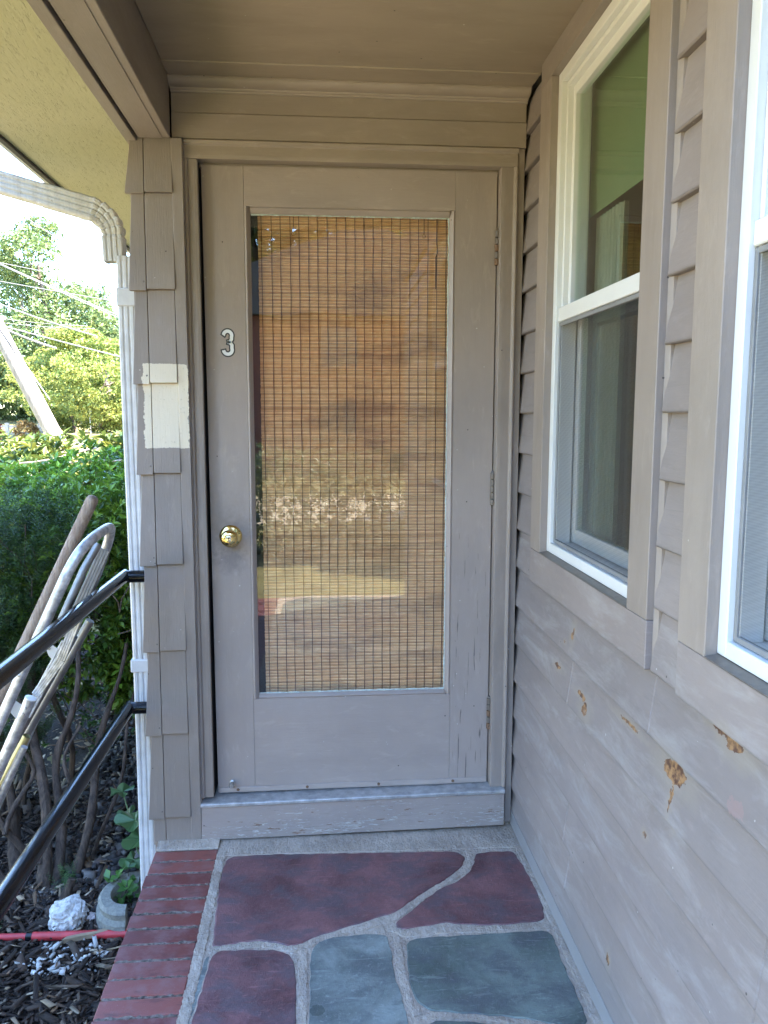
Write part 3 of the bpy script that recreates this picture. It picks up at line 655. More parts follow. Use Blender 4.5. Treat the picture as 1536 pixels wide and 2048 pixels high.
# sill
m = MB(); z0l, z0r = 0.0, 0.010
m.add([(-0.043, -0.062, 0.003), (0.968, -0.060, 0.014), (0.968, -0.035, 0.014), (-0.043, -0.035, 0.003), (-0.043, -0.060, 0.118), (0.968, -0.058, 0.128), (0.968, -0.035, 0.128), (-0.043, -0.035, 0.118)],
      [(0,3,2,1),(4,5,6,7),(0,1,5,4),(1,2,6,5),(2,3,7,6),(3,0,4,7)])
m.build('sill_board', M['sill'], dh, 0.0015)['label'] = 'peeling board below the door sill'
m = MB(); 
def sl_(dx): return 0.0 if dx < 0 else 0.010
m.add([(-0.044, -0.067, 0.119), (0.969, -0.065, 0.129), (-0.044, -0.067, 0.129), (0.969, -0.065, 0.139), (-0.044, -0.060, 0.1315), (0.969, -0.058, 0.1415), (-0.044, 0.09, 0.1335), (0.969, 0.09, 0.1415), (-0.044, 0.09, 0.119), (0.969, 0.09, 0.129)],
      [(0,1,3,2),(2,3,5,4),(4,5,7,6),(6,7,9,8),(8,9,1,0),(0,2,4,6,8),(9,7,5,3,1)])
m.build('sill_nosing', simple('worn_metal_nosing', (0.40, 0.39, 0.38), 0.38, 0.35, bumpsc=120, bumpst=0.3, var=0.3, varsc=35), dh, 0.001)

# ------------------------------------------------------------------ storm door
dr = thing('storm_door', 'taupe glazed storm door numbered 3 with a round brass knob', 'door', (0.46, 0.015, 0.135))
def quadbox(xtl, xbl, xr, z0, z1, name, mat, y0=0.0, y1=0.032):
    m = MB(); m.add([(xbl, y0, z0), (xr, y0, z0), (xr, y1, z0), (xbl, y1, z0), (xtl, y0, z1), (xr, y0, z1), (xr, y1, z1), (xtl, y1, z1)],
                    [(0,3,2,1),(4,5,6,7),(0,1,5,4),(1,2,6,5),(2,3,7,6),(3,0,4,7)])
    return m.build(name, mat, dr, 0.001)
quadbox(0.0010, 0.0050, 0.1285, 0.138, 2.1535, 'stile', M['door_z'])['label'] = 'lock side stile carrying the knob and number'
MB().box(0.7875, 0.9190, 0, 0.032, 0.138, 2.1535).build('stile', M['door_worn'], dr, 0.001)['label'] = 'hinge side stile with cracked paint near the bottom'
MB().box(0.1290, 0.7870, 0.0004, 0.032, 2.0345, 2.1535).build('rail', M['door_x'], dr, 0.0008)
MB().box(0.1290, 0.7870, 0.0004, 0.032, 0.138, 0.4585).build('rail', M['door_x'], dr, 0.0008)
# glazing beads
def bead(a0, a1, b0, b1, ax):
    m = MB()
    if ax == 'x0': m.prism([(a0, 0.001), (a0+.006, -.002), (a0+.010, 0.002), (a1, 0.012), (a1, 0.02), (a0, 0.02)], 'z', b0, b1)
    if ax == 'x1': m.prism([(a1, 0.001), (a1-.006, -.002), (a1-.010, 0.002), (a0, 0.012), (a0, 0.02), (a1, 0.02)], 'z', b0, b1)
    if ax == 'z0': m.prism([(0.001, a0), (-.002, a0+.006), (0.002, a0+.010), (0.012, a1), (0.02, a1), (0.02, a0)], 'x', b0, b1)
    if ax == 'z1': m.prism([(0.001, a1), (-.002, a1-.006), (0.002, a1-.010), (0.012, a0), (0.02, a0), (0.02, a1)], 'x', b0, b1)
    m.build('glazing_bead', M['door_z'] if ax[0] == 'x' else M['door_x'], dr)
bead(0.1287, 0.1465, 0.4592, 2.0338, 'x0'); bead(0.7695, 0.7873, 0.4592, 2.0338, 'x1')
bead(0.4587, 0.4740, 0.1470, 0.7690, 'z0'); bead(2.0150, 2.0343, 0.1470, 0.7690, 'z1')
MB().box(0.146, 0.770, 0.0145, 0.0165, 0.4735, 2.0155).build('glass', M['glass'], dr)
pm = MB()
for (p0, p1) in (((0.1485, .4755), (0.768, .4755)), ((0.768, .4755), (0.768, 2.013)), ((0.768, 2.0125), (0.1485, 2.0125))):
    n = int(math.hypot(p1[0]-p0[0], p1[1]-p0[1])/0.012); pts = []; rr = []
    for k in range(n+1):
        t = k/n; pts.append((p0[0]+(p1[0]-p0[0])*t, 0.0135, p0[1]+(p1[1]-p0[1])*t)); rr.append(random.uniform(.0012, .0034))
    pm.tube(pts, rr, 6)
pm.build('putty', M['putty'], dr, smooth=True)
# bottom sweep strip with rusty screws
m = MB(); m.add([(0.010, -0.006, 0.1385), (0.9165, -0.006, 0.1435), (0.9165, -.0002, 0.1435), (0.010, -.0002, 0.1385), (0.010, -0.005, 0.1555), (0.9165, -0.005, 0.1605), (0.9165, -.0002, 0.1605), (0.010, -.0002, 0.1555)],
      [(0,3,2,1),(4,5,6,7),(0,1,5,4),(1,2,6,5),(2,3,7,6),(3,0,4,7)])
sw = m.build('sweep_strip', M['door_x'], dr, 0.001)
for x in (0.072, 0.303, 0.545, 0.80):
    MB().lathe([(0.0052, 0), (0.0045, 0.002), (0.0018, 0.003)], (x, -0.006, 0.1475+x*0.0055), (0, -1, 0), 12).build('screw', M['rust'], sw)
# door stop bolt at lower left
MB().lathe([(0.009, 0), (0.0095, .004), (0.006, 0.006), (0.006, 0.014), (0.009, 0.015), (0.0085, 0.024), (0.005, 0.028)], (0.053, 0.0, 0.172), (0, -1, 0), 16).build('bumper_bolt', M['steel'], dr, smooth=True)
# hinges
def hinge(z0, z1, x, rusty):
    h = z1-z0; m = MB()
    m.box(x-0.005, x+0.007, -0.0035, 0.001, z0+0.004, z1-0.004)
    hm = m.build('hinge', M['rust'] if rusty else M['hinge'], dr, 0.0008)
    for k in range(5):
        MB().tube([(x+.001, -0.0095, z0+h*k/5+0.0012), (x+.001, -0.0095, z0+h*(k+1)/5-0.0012)], 0.0085, 12).build('knuckle', M['rust'] if rusty and k in (0, 2) else M['hinge'], hm, 0.0008)
    MB().lathe([(0.006, 0), (0.005, 0.004), (0.002, 0.006)], (x+.001, -0.0095, z1), (0, 0, 1), 12).build('pin', M['hinge'], hm)
hinge(1.867, 1.974, 0.9195, True); hinge(1.102, 1.210, 0.9185, False); hinge(0.336, 0.446, 0.9195, True)
# knob
kb = MB().lathe([(0.0, 0), (0.036, 0.0005), (0.0362, 0.003), (0.034, 0.006), (0.029, 0.009), (0.018, 0.012), (0.013, 0.016)], (0.066, 0, 1.008), (0, -1, 0), 40).build('knob_rose', M['brass'], dr, smooth=True)
MB().lathe([(0.012, 0.012), (0.0125, 0.022), (0.019, 0.030), (0.0255, 0.038), (0.0268, 0.045), (0.0250, 0.053), (0.0190, 0.0585), (0.0105, 0.0605)], (0.066, 0, 1.008), (0, -1, 0), 40).build('knob', M['brass'], kb, smooth=True)
MB().lathe([(0.0100, 0.0595), (0.0098, 0.0615), (0.0085, 0.0622)], (0.066, 0, 1.008), (0, -1, 0), 24).build('lock_cylinder', M['cylinder'], kb, smooth=True)
MB().box(0.0652, 0.0668, -0.0626, -0.0619, 1.0015, 1.0120).lathe([(0.0022, 0.0621), (0.002, 0.0627)], (0.066, 0, 1.0095), (0, -1, 0), 12).build('keyhole', M['keyhole'], kb)
# number 3
def three(width, y, dy, name, mat, par):
    cx, cz = 0.0705, 1.621; pts = []
    rt_, rb_ = 0.0128, 0.0135; hz = 0.0215
    pts.append((cx-rt_-.0005, cz+hz+0.001))
    for a in np.linspace(PI*0.97, -PI*0.12, 14): pts.append((cx+rt_*math.cos(a), cz+hz+0.0005+0.0135*math.sin(a)))
    pts += [(cx+rt_-.001, cz+0.0100), (cx+0.0075, cz+0.0035), (cx+0.0005, cz+0.0015)]
    top = pts
    bot = [(cx+0.0005, cz+0.0015), (cx+0.0085, cz-0.001), (cx+rb_-.0005, cz-0.008)]
    for a in np.linspace(PI*0.12, -PI*0.97, 14): bot.append((cx+rb_*math.cos(a), cz-hz-0.0005+0.0135*math.sin(a)))
    m = MB()
    for line in (top, bot):
        L = [Vector((p[0], 0, p[1])) for p in line]; n = len(L); vs = []
        for i, p in enumerate(L):
            t = (L[min(n-1, i+1)]-L[max(0, i-1)]).normalized(); nn = Vector((-t.z, 0, t.x))
            e = 0
            if i == 0: p = p - t*(width-0.0105)*0.5
            if i == n-1: p = p + t*(width-0.0105)*0.5
            for s in (-1, 1):
                q = p + nn*s*width/2
                vs += [(q.x, y, q.z), (q.x, y-dy, q.z)]
        fs = []
        for i in range(n-1):
            a, b = i*4, (i+1)*4
            fs += [(a+1, a+3, b+3, b+1), (a, b, b+2, a+2), (a, a+1, b+1, b), (a+2, b+2, b+3, a+3)]
        fs += [(0, 2, 3, 1), ((n-1)*4, (n-1)*4+1, (n-1)*4+3, (n-1)*4+2)]
        m.add(vs, fs)
    # spread the second stroke by a hair so the faces never share a plane
    return m.build(name, mat, par)
nb = three(0.0185, -0.0006, 0.0003, 'house_number', M['black_sticker'], dr); nb['label'] = 'white number 3 sticker outlined in black'
three(0.0105, -0.0012, 0.0003, 'numeral', M['white_sticker'], nb)

# inner door behind and blind
idr = thing('inner_door', 'dark plum inner door just visible behind the bamboo blind', 'door', (0.46, 0.115, 0.135))
MB().box(-0.04, 0.975, 0.105, 0.14, 0.12, 2.17).build('door_leaf', M['inner'], idr)
MB().box(-0.04, 0.975, 0.034, 0.105, 2.10, 2.17).build('head_jamb', M['inner'], idr)
bl = thing('bamboo_blind', 'woven bamboo roller blind hanging behind the storm door glass', 'blind', (0.47, 0.05, 2.06))
BX0, BX1 = 0.1665, 0.800
meshes = []
for nm, hh, dd in (('bam_light', 0.0052, 0.0022), ('bam_mid', 0.0047, 0.0017), ('bam_light', 0.0051, 0.0022), ('bam_dark', 0.0048, 0.0017)):
    m = MB(); pr = [(0.0, -hh/2), (-dd*.7, -hh/2*.82), (-dd, -hh*.15), (-dd, hh*.15), (-dd*.7, hh/2*.82), (0.0, hh/2)]
    m.prism(pr, 'x', BX0-0.47, BX1-0.47); meshes.append(m.mesh('slat', M[nm], smooth=False))
SP = 0.00535; nsl = 0; z = 0.440
while z < 2.045:
    me = meshes[nsl % 4] if random.random() > 0.06 else meshes[random.randrange(4)]
    o = bpy.data.objects.new('slat', me); link(o, bl)
    o.location = (random.uniform(-.0007, .0007), random.uniform(-.0004, .0004), z-2.06+random.uniform(-.0003, .0003)); o.rotation_euler = (0, random.uniform(-.0004, .0004), 0)
    z += SP*random.uniform(0.97, 1.03); nsl += 1
k = 0; x = BX0+0.012
while x < BX1-0.004:
    m = MB(); ph = random.uniform(0, 6); zz = np.arange(0.44, 2.045, 0.00535*1.0); pts = [(x+0.0012*math.sin(ph+q*2.1)+0.0004*math.sin(q*40), 0.0465-(0.0006 if i % 2 else 0.0), q) for i, q in enumerate(zz)]
    m.tube(pts, 0.00125, 4); m.build('thread', M['thread'], bl)
    x += 0.0293
for x in (0.2775, 0.693):
    m = MB(); ang = np.linspace(0, 2*PI, 17)
    m.tube([(x+0.0052*math.cos(a), 0.0435, 1.964+0.0052*math.sin(a)) for a in ang], 0.0011, 6, caps=False); rg_ = m.build('cord_ring', M['brass'], bl, smooth=True)
    MB().tube([(x+.0005, 0.0445, 1.969), (x+.0005, 0.0445, 2.045)], 0.0011, 6).build('pull_cord', M['thread'], bl)
MB().tube([(0.735, 0.0440, 2.045), (0.734, 0.0440, 1.95), (0.7375, 0.0440, 1.915), (0.732, 0.0440, 1.90), (0.7325, .0440, 1.80)], 0.0014, 6).build('pull_cord', M['thread'], bl)

# ------------------------------------------------------------------ clapboard side wall (face at x = 1.0)
cw = thing('clapboard_wall', 'taupe clapboard side wall of the house right of the door', 'wall', (1.0, -1.2, 0))
WIN = [(-1.005, -0.345), (-1.995, -1.335)]   # openings y0..y1
ZB, ZT = 1.008, 2.305
bk = MB()
ycur = 0.0
for (a, b) in [(-0.345, 0.10), (-1.335, -1.005), (-3.4, -1.995)]:
    bk.box(1.020, 1.045, a, b, -0.01, 2.37)
for (a, b) in WIN:
    bk.box(1.020, 1.045, a+.0005, b-.0005, -0.01, ZB); bk.box(1.020, 1.045, a+.0005, b-.0005, ZT, 2.37)
bk.build('sheathing', M['dark'], cw)
LZ = [0.052, 0.134, 0.258, 0.384, 0.512, 0.642, 0.770, 0.900, 1.026, 1.148, 1.275, 1.402, 1.528, 1.651, 1.779, 1.900, 2.026, 2.146, 2.255, 2.372]
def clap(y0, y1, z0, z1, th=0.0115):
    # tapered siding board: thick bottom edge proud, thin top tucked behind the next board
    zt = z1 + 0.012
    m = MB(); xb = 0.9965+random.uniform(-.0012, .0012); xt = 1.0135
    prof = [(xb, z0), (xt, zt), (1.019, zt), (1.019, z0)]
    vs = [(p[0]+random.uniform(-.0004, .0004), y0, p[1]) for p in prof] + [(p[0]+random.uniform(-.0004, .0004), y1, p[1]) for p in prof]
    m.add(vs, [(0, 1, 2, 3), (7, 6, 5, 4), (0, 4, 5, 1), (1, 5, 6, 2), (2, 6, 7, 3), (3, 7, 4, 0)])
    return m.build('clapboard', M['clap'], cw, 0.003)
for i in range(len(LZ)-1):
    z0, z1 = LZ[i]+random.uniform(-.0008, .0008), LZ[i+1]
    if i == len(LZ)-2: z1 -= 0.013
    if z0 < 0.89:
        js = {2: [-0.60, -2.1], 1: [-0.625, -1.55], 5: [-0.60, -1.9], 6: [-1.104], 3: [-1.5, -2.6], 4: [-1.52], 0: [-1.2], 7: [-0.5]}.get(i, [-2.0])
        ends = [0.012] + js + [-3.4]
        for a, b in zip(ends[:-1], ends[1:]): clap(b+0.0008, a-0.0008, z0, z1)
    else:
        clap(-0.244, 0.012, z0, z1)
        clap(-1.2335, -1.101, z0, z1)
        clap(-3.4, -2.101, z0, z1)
MB().prism([(0.9965, 0.002), (0.9985, 0.048), (1.019, 0.048), (1.019, 0.002)], 'y', -3.4, 0.010).build('base_flashing', simple('flashing_paint', (0.30, 0.28, 0.275), 0.4, var=0.08), cw, 0.001)
def wframe(dy):
    X0, X1 = 0.985, 1.0188
    MB().box(X0, X1, -0.345+dy, -0.2455+dy, 1.0015, 2.3035).build('window_casing', M['paint_z'], cw, 0.0015)
    MB().box(X0, X1, -1.0995+dy, -1.000+dy, 1.0015, 2.3035).build('window_casing', M['paint_z'], cw, 0.0015)
    MB().box(X0, X1, -1.0995+dy, -0.2455+dy, 2.3045, 2.3712).build('window_casing', M['paint_y'], cw, 0.0015)
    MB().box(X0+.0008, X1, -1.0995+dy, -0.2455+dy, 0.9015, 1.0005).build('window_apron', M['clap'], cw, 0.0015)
wframe(0); wframe(-0.990)
# caulk fillets beside the casings
ck = MB()
for y in (-1.1015,):
    ck.prism([(1.017, y+.001), (0.9995, y+.001), (1.005, y-.012), (1.017, y-.014)], 'z', 0.90, 2.37)
ck.build('caulk_bead', M['paint_z'], cw)

def window(dy, lab):
    w = thing('window', lab, 'window', (1.03, -0.675+dy, 1.0))
    y0, y1 = -0.9995+dy, -0.3455+dy
    f = MB(); x0, x1 = 1.006, 1.090
    f.box(x0, x1, y1-0.028, y1, ZB+.0005, ZT-.0005); f.box(x0, x1, y0, y0+0.028, ZB+.0005, ZT-.0005)
    f.box(x0, x1, y0+0.0285, y1-0.0285, ZB+.0005, ZB+0.028); f.box(x0, x1, y0+0.0285, y1-0.0285, ZT-0.028, ZT-.0005)
    f.build('frame', M['vinyl'], w, 0.0015)
    MB().box(1.062, 1.064, y0+.03, y1-.03, ZB+.02, 1.0355).build('groove', M['hinge'], w)
    f = MB(); x0, x1 = 1.020, 1.06   # inner ring of the frame, a step back
    ya, yb = y0+0.0300, y1-0.0300
    f.box(x0, x1, yb-0.012, yb, ZB+.029, ZT-.030); f.box(x0, x1, ya, ya+0.012, ZB+.029, ZT-.030)
    f.box(x0, x1, ya+.0125, yb-.0125, ZT-.043, ZT-.030)
    f.build('frame', M['vinyl'], w, 0.001)
    # upper sash
    ya, yb = ya+.0138, yb-.0138
    us = MB(); x0, x1 = 1.034, 1.058
    us.box(x0, x1, yb-0.018, yb, 1.690, ZT-.044); us.box(x0, x1, ya, ya+0.018, 1.690, ZT-.044)
    us.box(x0, x1, ya+.0185, yb-.0185, ZT-.070, ZT-.044)
    u = us.build('upper_sash', M['vinyl'], w, 0.0015)
    gm = MB(); gm.box(1.046, 1.049, ya+.017, yb-.017, 1.682, ZT-.069); gm.build('glass', M['winglass'], u)
    MB().box(1.0125, 1.058, ya-.014, yb+.014, 1.651, 1.6895).build('meeting_rail', M['vinyl'], u, 0.002)
    MB().box(1.009, 1.0122, ya-.016, ya+.010, 1.653, 1.687).build('rail_clip', M['vinyl'], u, 0.001)
    # lower sash behind the screen
    ls = MB(); x0, x1 = 1.066, 1.086
    ls.box(x0, x1, yb-0.022, yb+.013, 1.040, 1.66); ls.box(x0, x1, ya-.013, ya+0.022, 1.040, 1.66); ls.box(x0, x1, ya+.0225, yb-.0225, 1.040, 1.080)
    l = ls.build('lower_sash', M['vinyl'], w, 0.0015)
    MB().box(1.072, 1.075, ya+.021, yb-.021, 1.079, 1.66).build('glass', M['winglass'], l)
    # screen
    sf = MB(); x0, x1 = 1.016, 1.024; a, b = y0+.0295, y1-.0295
    sf.box(x0, x1, b-0.010, b, 1.0375, 1.6495); sf.box(x0, x1, a, a+0.010, 1.0375, 1.6495)
    sf.box(x0, x1, a+.0105, b-.0105, 1.0375, 1.0475); sf.box(x0, x1, a+.0105, b-.0105, 1.6395, 1.6495)
    s = sf.build('screen_frame', simple('screen_frame_grey', (0.22, 0.22, 0.22), 0.5), w, 0.001)
    MB().add([(1.0195, a+.009, 1.0465), (1.0195, b-.009, 1.0465), (1.0195, b-.009, 1.6405), (1.0195, a+.009, 1.6405)], [(0, 1, 2, 3)]).build('insect_screen', M['screen'], s)
    # thin sill strip
    MB().prism([(0.9835, 1.0015), (0.9835, 1.0035), (1.0075, 1.0078), (1.0075, 1.0015)], 'y', y0+.001, y1-.001).build('sill', M['hinge'], w)
    return w
window(0, 'white double hung window with green shade, nearer the door')
window(-0.990, 'white double hung window cut off by the right edge of the photo')
# the things hanging inside the windows
for dy, nm, zb in ((0, 'green roller shade drawn partway behind the window nearer the door', 1.935), (-0.990, 'green roller shade behind the window at the right edge', 1.80)):
    o = MB().box(1.100, 1.102, -0.99+dy, -0.352+dy, zb, 2.36).build('roller_shade', M['shade']); tag(o, nm, 'shade')
    cm = MB(); n = 60; vs = []
    for k in range(n+1):
        y = -0.355+dy - 0.20*k/n; xx = 1.125 + 0.010*math.sin(k*0.9); vs += [(xx, y, 1.06), (xx, y, 1.93)]
    cm.add(vs, [(2*k, 2*k+2, 2*k+3, 2*k+1) for k in range(n)])
    o = cm.build('curtain', M['curtain']); so_ = o.modifiers.new('th', 'SOLIDIFY'); so_.thickness = 0.002
    tag(o, ('pale curtain edge hanging inside the window nearer the door' if dy == 0 else 'pale curtain edge inside the window at the right edge'), 'curtain')
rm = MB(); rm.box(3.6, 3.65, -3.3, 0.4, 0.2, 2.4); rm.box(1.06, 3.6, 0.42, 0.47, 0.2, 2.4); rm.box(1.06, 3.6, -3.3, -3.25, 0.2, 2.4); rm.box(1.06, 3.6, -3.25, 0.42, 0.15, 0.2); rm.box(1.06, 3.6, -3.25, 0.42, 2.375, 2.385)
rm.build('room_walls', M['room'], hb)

# ------------------------------------------------------------------ porch ceiling, beam, soffit
pc = thing('porch_ceiling', 'flat taupe painted plywood ceiling panel over the porch', 'ceiling', (0.46, -1.7, 2.375))
MB().box(-0.0735, 0.999, -0.188, -0.02, 2.3740, 2.386).build('ceiling_panel', M['ceil'], pc, 0.001)
MB().box(-0.0735, 0.999, -1.75, -0.1895, 2.3725, 2.386).build('ceiling_panel', M['ceil'], pc, 0.001)
pb = thing('porch_beam', 'long boxed taupe beam along the open side of the porch', 'beam', (-0.12, -1.7, 2.2))
MB().box(-0.168, -0.0755, -1.75, -0.0685, 2.2055, 2.388).build('beam_core', M['beam'], pb, 0.002)
MB().box(-0.1675, -0.098, -1.75, -0.0690, 2.2040, 2.2052).build('bottom_board', M['beam'], pb)
MB().box(-0.208, -0.176, -1.75, 0.5, 2.1985, 2.2180).build('edge_strip', M['beam'], pb, 0.0015)
ev = thing('eave', 'broad eave with rough yellowish plywood soffit left of the beam', 'eave', (-0.4, 1.0, 2.2))
MB().box(-0.567, -0.2085, -0.96, 8.2, 2.2095, 2.222).build('soffit_panel', M['soffit'], ev, 0.001)
MB().box(-0.567, -0.2085, -1.75, -0.963, 2.2095, 2.222).build('soffit_panel', M['soffit'], ev, 0.001)
MB().box(-0.583, -0.568, -1.75, 8.2, 2.200, 2.30).build('fascia_strip', simple('dark_fascia', (0.06, 0.05, 0.045), 0.6), ev)
MB().box(-0.603, -0.584, -1.75, 8.2, 2.205, 2.40).build('fascia', M['gutter'], ev, 0.001)
MB().box(-0.207, -0.168, -1.75, 8.2, 2.2185, 2.388).build('beam_filler', M['dark'], pb)

# ------------------------------------------------------------------ downspout
def ribbed(w, d, nrib=4, rib=0.004):
    # cross-section outline of a corrugated rectangular pipe, centred
    p = []
    def side(ax, ay, bx, by, n):
        nx_, ny_ = (by-ay), -(bx-ax); L = math.hypot(nx_, ny_); nx_, ny_ = nx_/L, ny_/L
        for k in range(n):
            for t, h in ((0.08, 0), (0.28, 1), (0.72, 1), (0.92, 0)):
                f = (k+t)/n; p.append((ax+(bx-ax)*f+nx_*rib*(h-1), ay+(by-ay)*f+ny_*rib*(h-1)))
    a, b = w/2, d/2
    side(-a, -b, a, -b, nrib); side(a, -b, a, b, 3); side(a, b, -a, b, nrib); side(-a, b, -a, -b, 3)
    return p
def sweep(mb, sec, frames, caps=False):
    vs = []; n = len(sec)
    for (o, U, Vv, sc) in frames:
        for (a, b) in sec: vs.append(Vector(o)+Vector(U)*a*sc+Vector(Vv)*b*sc)
    fs = [(i*n+k, i*n+(k+1) % n, (i+1)*n+(k+1) % n, (i+1)*n+k) for i in range(len(frames)-1) for k in range(n)]
    if caps: fs.append(tuple(range(n))); fs.append(tuple((len(frames)-1)*n+k for k in range(n)))
    mb.add(vs, fs)
DX, DY = -0.233, 0.052
ds = thing('downspout', 'tall white ribbed downspout standing beside the shingled corner', 'downspout', (DX, DY, -0.4))
m = MB(); fr = []
for z in np.linspace(-0.40, 1.885, 30):
    fr.append(((DX+0.002*math.sin(z*3), DY, z), (1, 0, 0), (0, 1, 0), 1.0))
sweep(m, ribbed(0.068, 0.055, 4, 0.0035), fr); m.build('pipe', M['gutter'], ds)
for z in (0.575, 1.76, 1.795):
    h = 0.022 if z < 1.7 else 0.028
    if z == 1.795: continue
    mm = MB(); mm.box(DX-0.0385, DX+0.036, DY-0.0315, DY+0.0315, z-h, z+h)
    mm.build('strap', M['gutter'], ds, 0.003)
de = thing('gutter_elbow', 'aged white gutter pipe sloping to a crimped elbow under the eave', 'downspout', (-0.4, 0.052, 2.05))
m = MB(); fr = []
P0 = Vector((-1.25, DY, 2.272)); P1 = Vector((-0.338, DY, 2.026)); P2 = Vector((-0.2475, DY, 1.862))
d1 = (P1-P0).normalized()
def frame(o, T, sc=1.0):
    T = Vector(T).normalized(); Vv = Vector((0, 1, 0)); U = Vv.cross(T)
    return (o, U, Vv, sc)
pts = [P0, P0.lerp(P1, 0.5), P1]
fr += [frame(P0, d1), frame(P0.lerp(P1, .6), d1), frame(P0.lerp(P1, .835), d1), frame(P0.lerp(P1, .84), d1, 1.05), frame(P1, d1, 1.05)]
# elbow arc from direction d1 to straight down
a0 = math.atan2(d1.z, d1.x); a1 = -PI/2*0.985; nst = 5; R = 0.080
C = P1 + Vector((math.sin(a0), 0, -math.cos(a0)))*R
for k in range(1, nst*4+1):
    a = a0+(a1-a0)*k/(nst*4); o = C + Vector((-math.sin(a), 0, math.cos(a)))*R
    ph = k % 4; fr.append(frame(o, (math.cos(a), 0, math.sin(a)), {0: 0.90, 1: 1.10, 2: 1.06, 3: 1.02}[ph]))
E = o; T = Vector((math.cos(a1), 0, math.sin(a1)))
fr += [frame(E+T*0.012, T, 1.07), frame(E+T*0.014, T, 1.01), frame(E+T*0.082, T, 1.01)]
sweep(m, ribbed(0.064, 0.052, 4, 0.0035), fr)
o = m.build('pipe', M['gutter_old'], de); sm_ = o.modifiers.new('th', 'SOLIDIFY'); sm_.thickness = 0.0012
ELB = E+T*0.088

# ------------------------------------------------------------------ handrails
for z, lab in ((0.886, 'upper black pipe handrail running along the open porch side'), (0.452, 'lower black pipe rail below the handrail')):
    m = MB(); m.tube([(-0.192, -0.030, z), (-0.2705, -0.033, z-0.001), (-0.2705, -0.037, z), (-0.2705, -2.6, z+0.008)][:1] + [(-0.268, -0.030, z)], 0.0195, 20)
    t = thing('handrail', lab, 'handrail', (-0.27, -1.2, z), 'black pipe rails beside the porch')
    m.build('wall_stub', M['black'], t, smooth=True)
    MB().tube([(-0.2695, -0.012, z), (-0.2700, -0.08, z+.0003), (-0.2705, -2.6, z+0.010)], 0.0205, 20).build('rail_pipe', M['black'], t, smooth=True)
t = thing('rail_post', 'black pipe post carrying the handrails at the front step', 'post', (-0.27, -2.6, -0.4))
MB().tube([(-0.27, -2.62, -0.42), (-0.27, -2.62, 0.91)], 0.019, 16).build('shaft', M['black'], t, smooth=True)

# ------------------------------------------------------------------ folded aluminium chair and wooden pole behind the rail
ch = thing('folded_chair', 'folded aluminium lawn chair frame leaning behind the black handrail', 'chair', (-0.6, -0.5, -0.4))
def rnd(pts, n=3):
    P = [Vector(p) for p in pts]
    for _ in range(n):
        Q = [P[0]]
        for a, b in zip(P[:-1], P[1:]): Q += [a.lerp(b, .25), a.lerp(b, .75)]
        Q.append(P[-1]); P = Q
    return P
def ext(a, b, z):  # extend the line a-b down to height z
    a, b = Vector(a), Vector(b); return b + (b-a)*((z-b.z)/(b.z-a.z))
nb_ = (-0.415, -0.6, 0.695); nl = ext((-0.294, -0.6, 0.946), nb_, -0.36)
fb = (-0.502, -0.25, 0.476); fl_ = ext((-0.335, -0.25, 0.834), fb, -0.36)
loop = [tuple(nl), nb_, (-0.294, -0.6, 0.946), (-0.248, -0.59, 1.045), (-0.222, -0.54, 1.085), (-0.212, -0.40, 1.098), (-0.236, -0.28, 1.075), (-0.262, -0.245, 1.01), (-0.335, -0.25, 0.834), fb, tuple(fl_)]
MB().tube(rnd(loop, 3), 0.0135, 14).build('back_frame', M['alu'], ch, smooth=True)
def flatbar(p, q, w, t, name, mat, holes=False):
    p, q = Vector(p), Vector(q); T = (q-p).normalized(); V_ = Vector((0, 1, 0)); U = V_.cross(T).normalized(); V_ = T.cross(U)
    m = MB(); sec = []
    for k in range(4):   # ribbed extrusion
        f0 = -0.5+k/4; sec += [(f0*w, -t/2), ((f0+.04)*w, -t/2-.0012), ((f0+.2)*w, -t/2-.0012), ((f0+.25)*w-.0001, -t/2)]
    sec += [(w/2, t/2), (-w/2, t/2)]
    sweep(m, sec, [(p, U, V_, 1), (q, U, V_, 1)], True); return m.build(name, mat, ch)
MB().tube([(-0.235, -0.42, 1.055), (-0.268, -0.45, 0.99), (-0.325, -0.47, 0.86)], 0.0105, 10).build('inner_tube', M['alu_dark'], ch, smooth=True)
flatbar((-0.235, -0.36, 1.030), (-0.345, -0.38, 0.79), 0.030, 0.004, 'hinge_bar', M['alu_dark'])
flatbar((-0.262, -0.5, 0.90), (-0.320, -0.5, 0.765), 0.022, 0.008, 'arm_bar', M['alu'])
flatbar((-0.320, -0.5, 0.765), (-0.388, -0.5, 0.672), 0.022, 0.008, 'arm_bar', M['alu'])
flatbar((-0.318, -0.46, 0.80), (-0.430, -0.46, 0.600), 0.024, 0.006, 'arm_bar', M['alu'])
sl2 = ext((-0.395, -0.52, 0.668), (-0.486, -0.52, 0.475), -0.38)
MB().tube([(-0.395, -0.52, 0.668), sl2], 0.0145, 14).build('seat_frame', M['alu'], ch, smooth=True)
MB().lathe([(0.0150, 0), (0.0150, 0.003), (0.006, 0.006)], (-0.395, -0.52, 0.668), (0.42, 0, 0.9), 14).build('end_cap', M['vinyl'], ch, smooth=True)
s3 = ext((-0.318, -0.40, 0.800), (-0.470, -0.40, 0.54), -0.10)
MB().tube([(-0.318, -0.40, 0.800), s3], 0.0135, 14, caps=False).build('seat_frame', M['alu_dark'], ch, smooth=True)
s4 = ext((-0.300, -0.30, 0.815), (-0.485, -0.30, 0.50), -0.10)
MB().tube([(-0.300, -0.30, 0.815), s4], 0.0125, 12).build('leg', M['alu_dark'], ch, smooth=True)
s5 = ext((-0.428, -0.47, 0.548), (-0.494, -0.47, 0.43), -0.30)
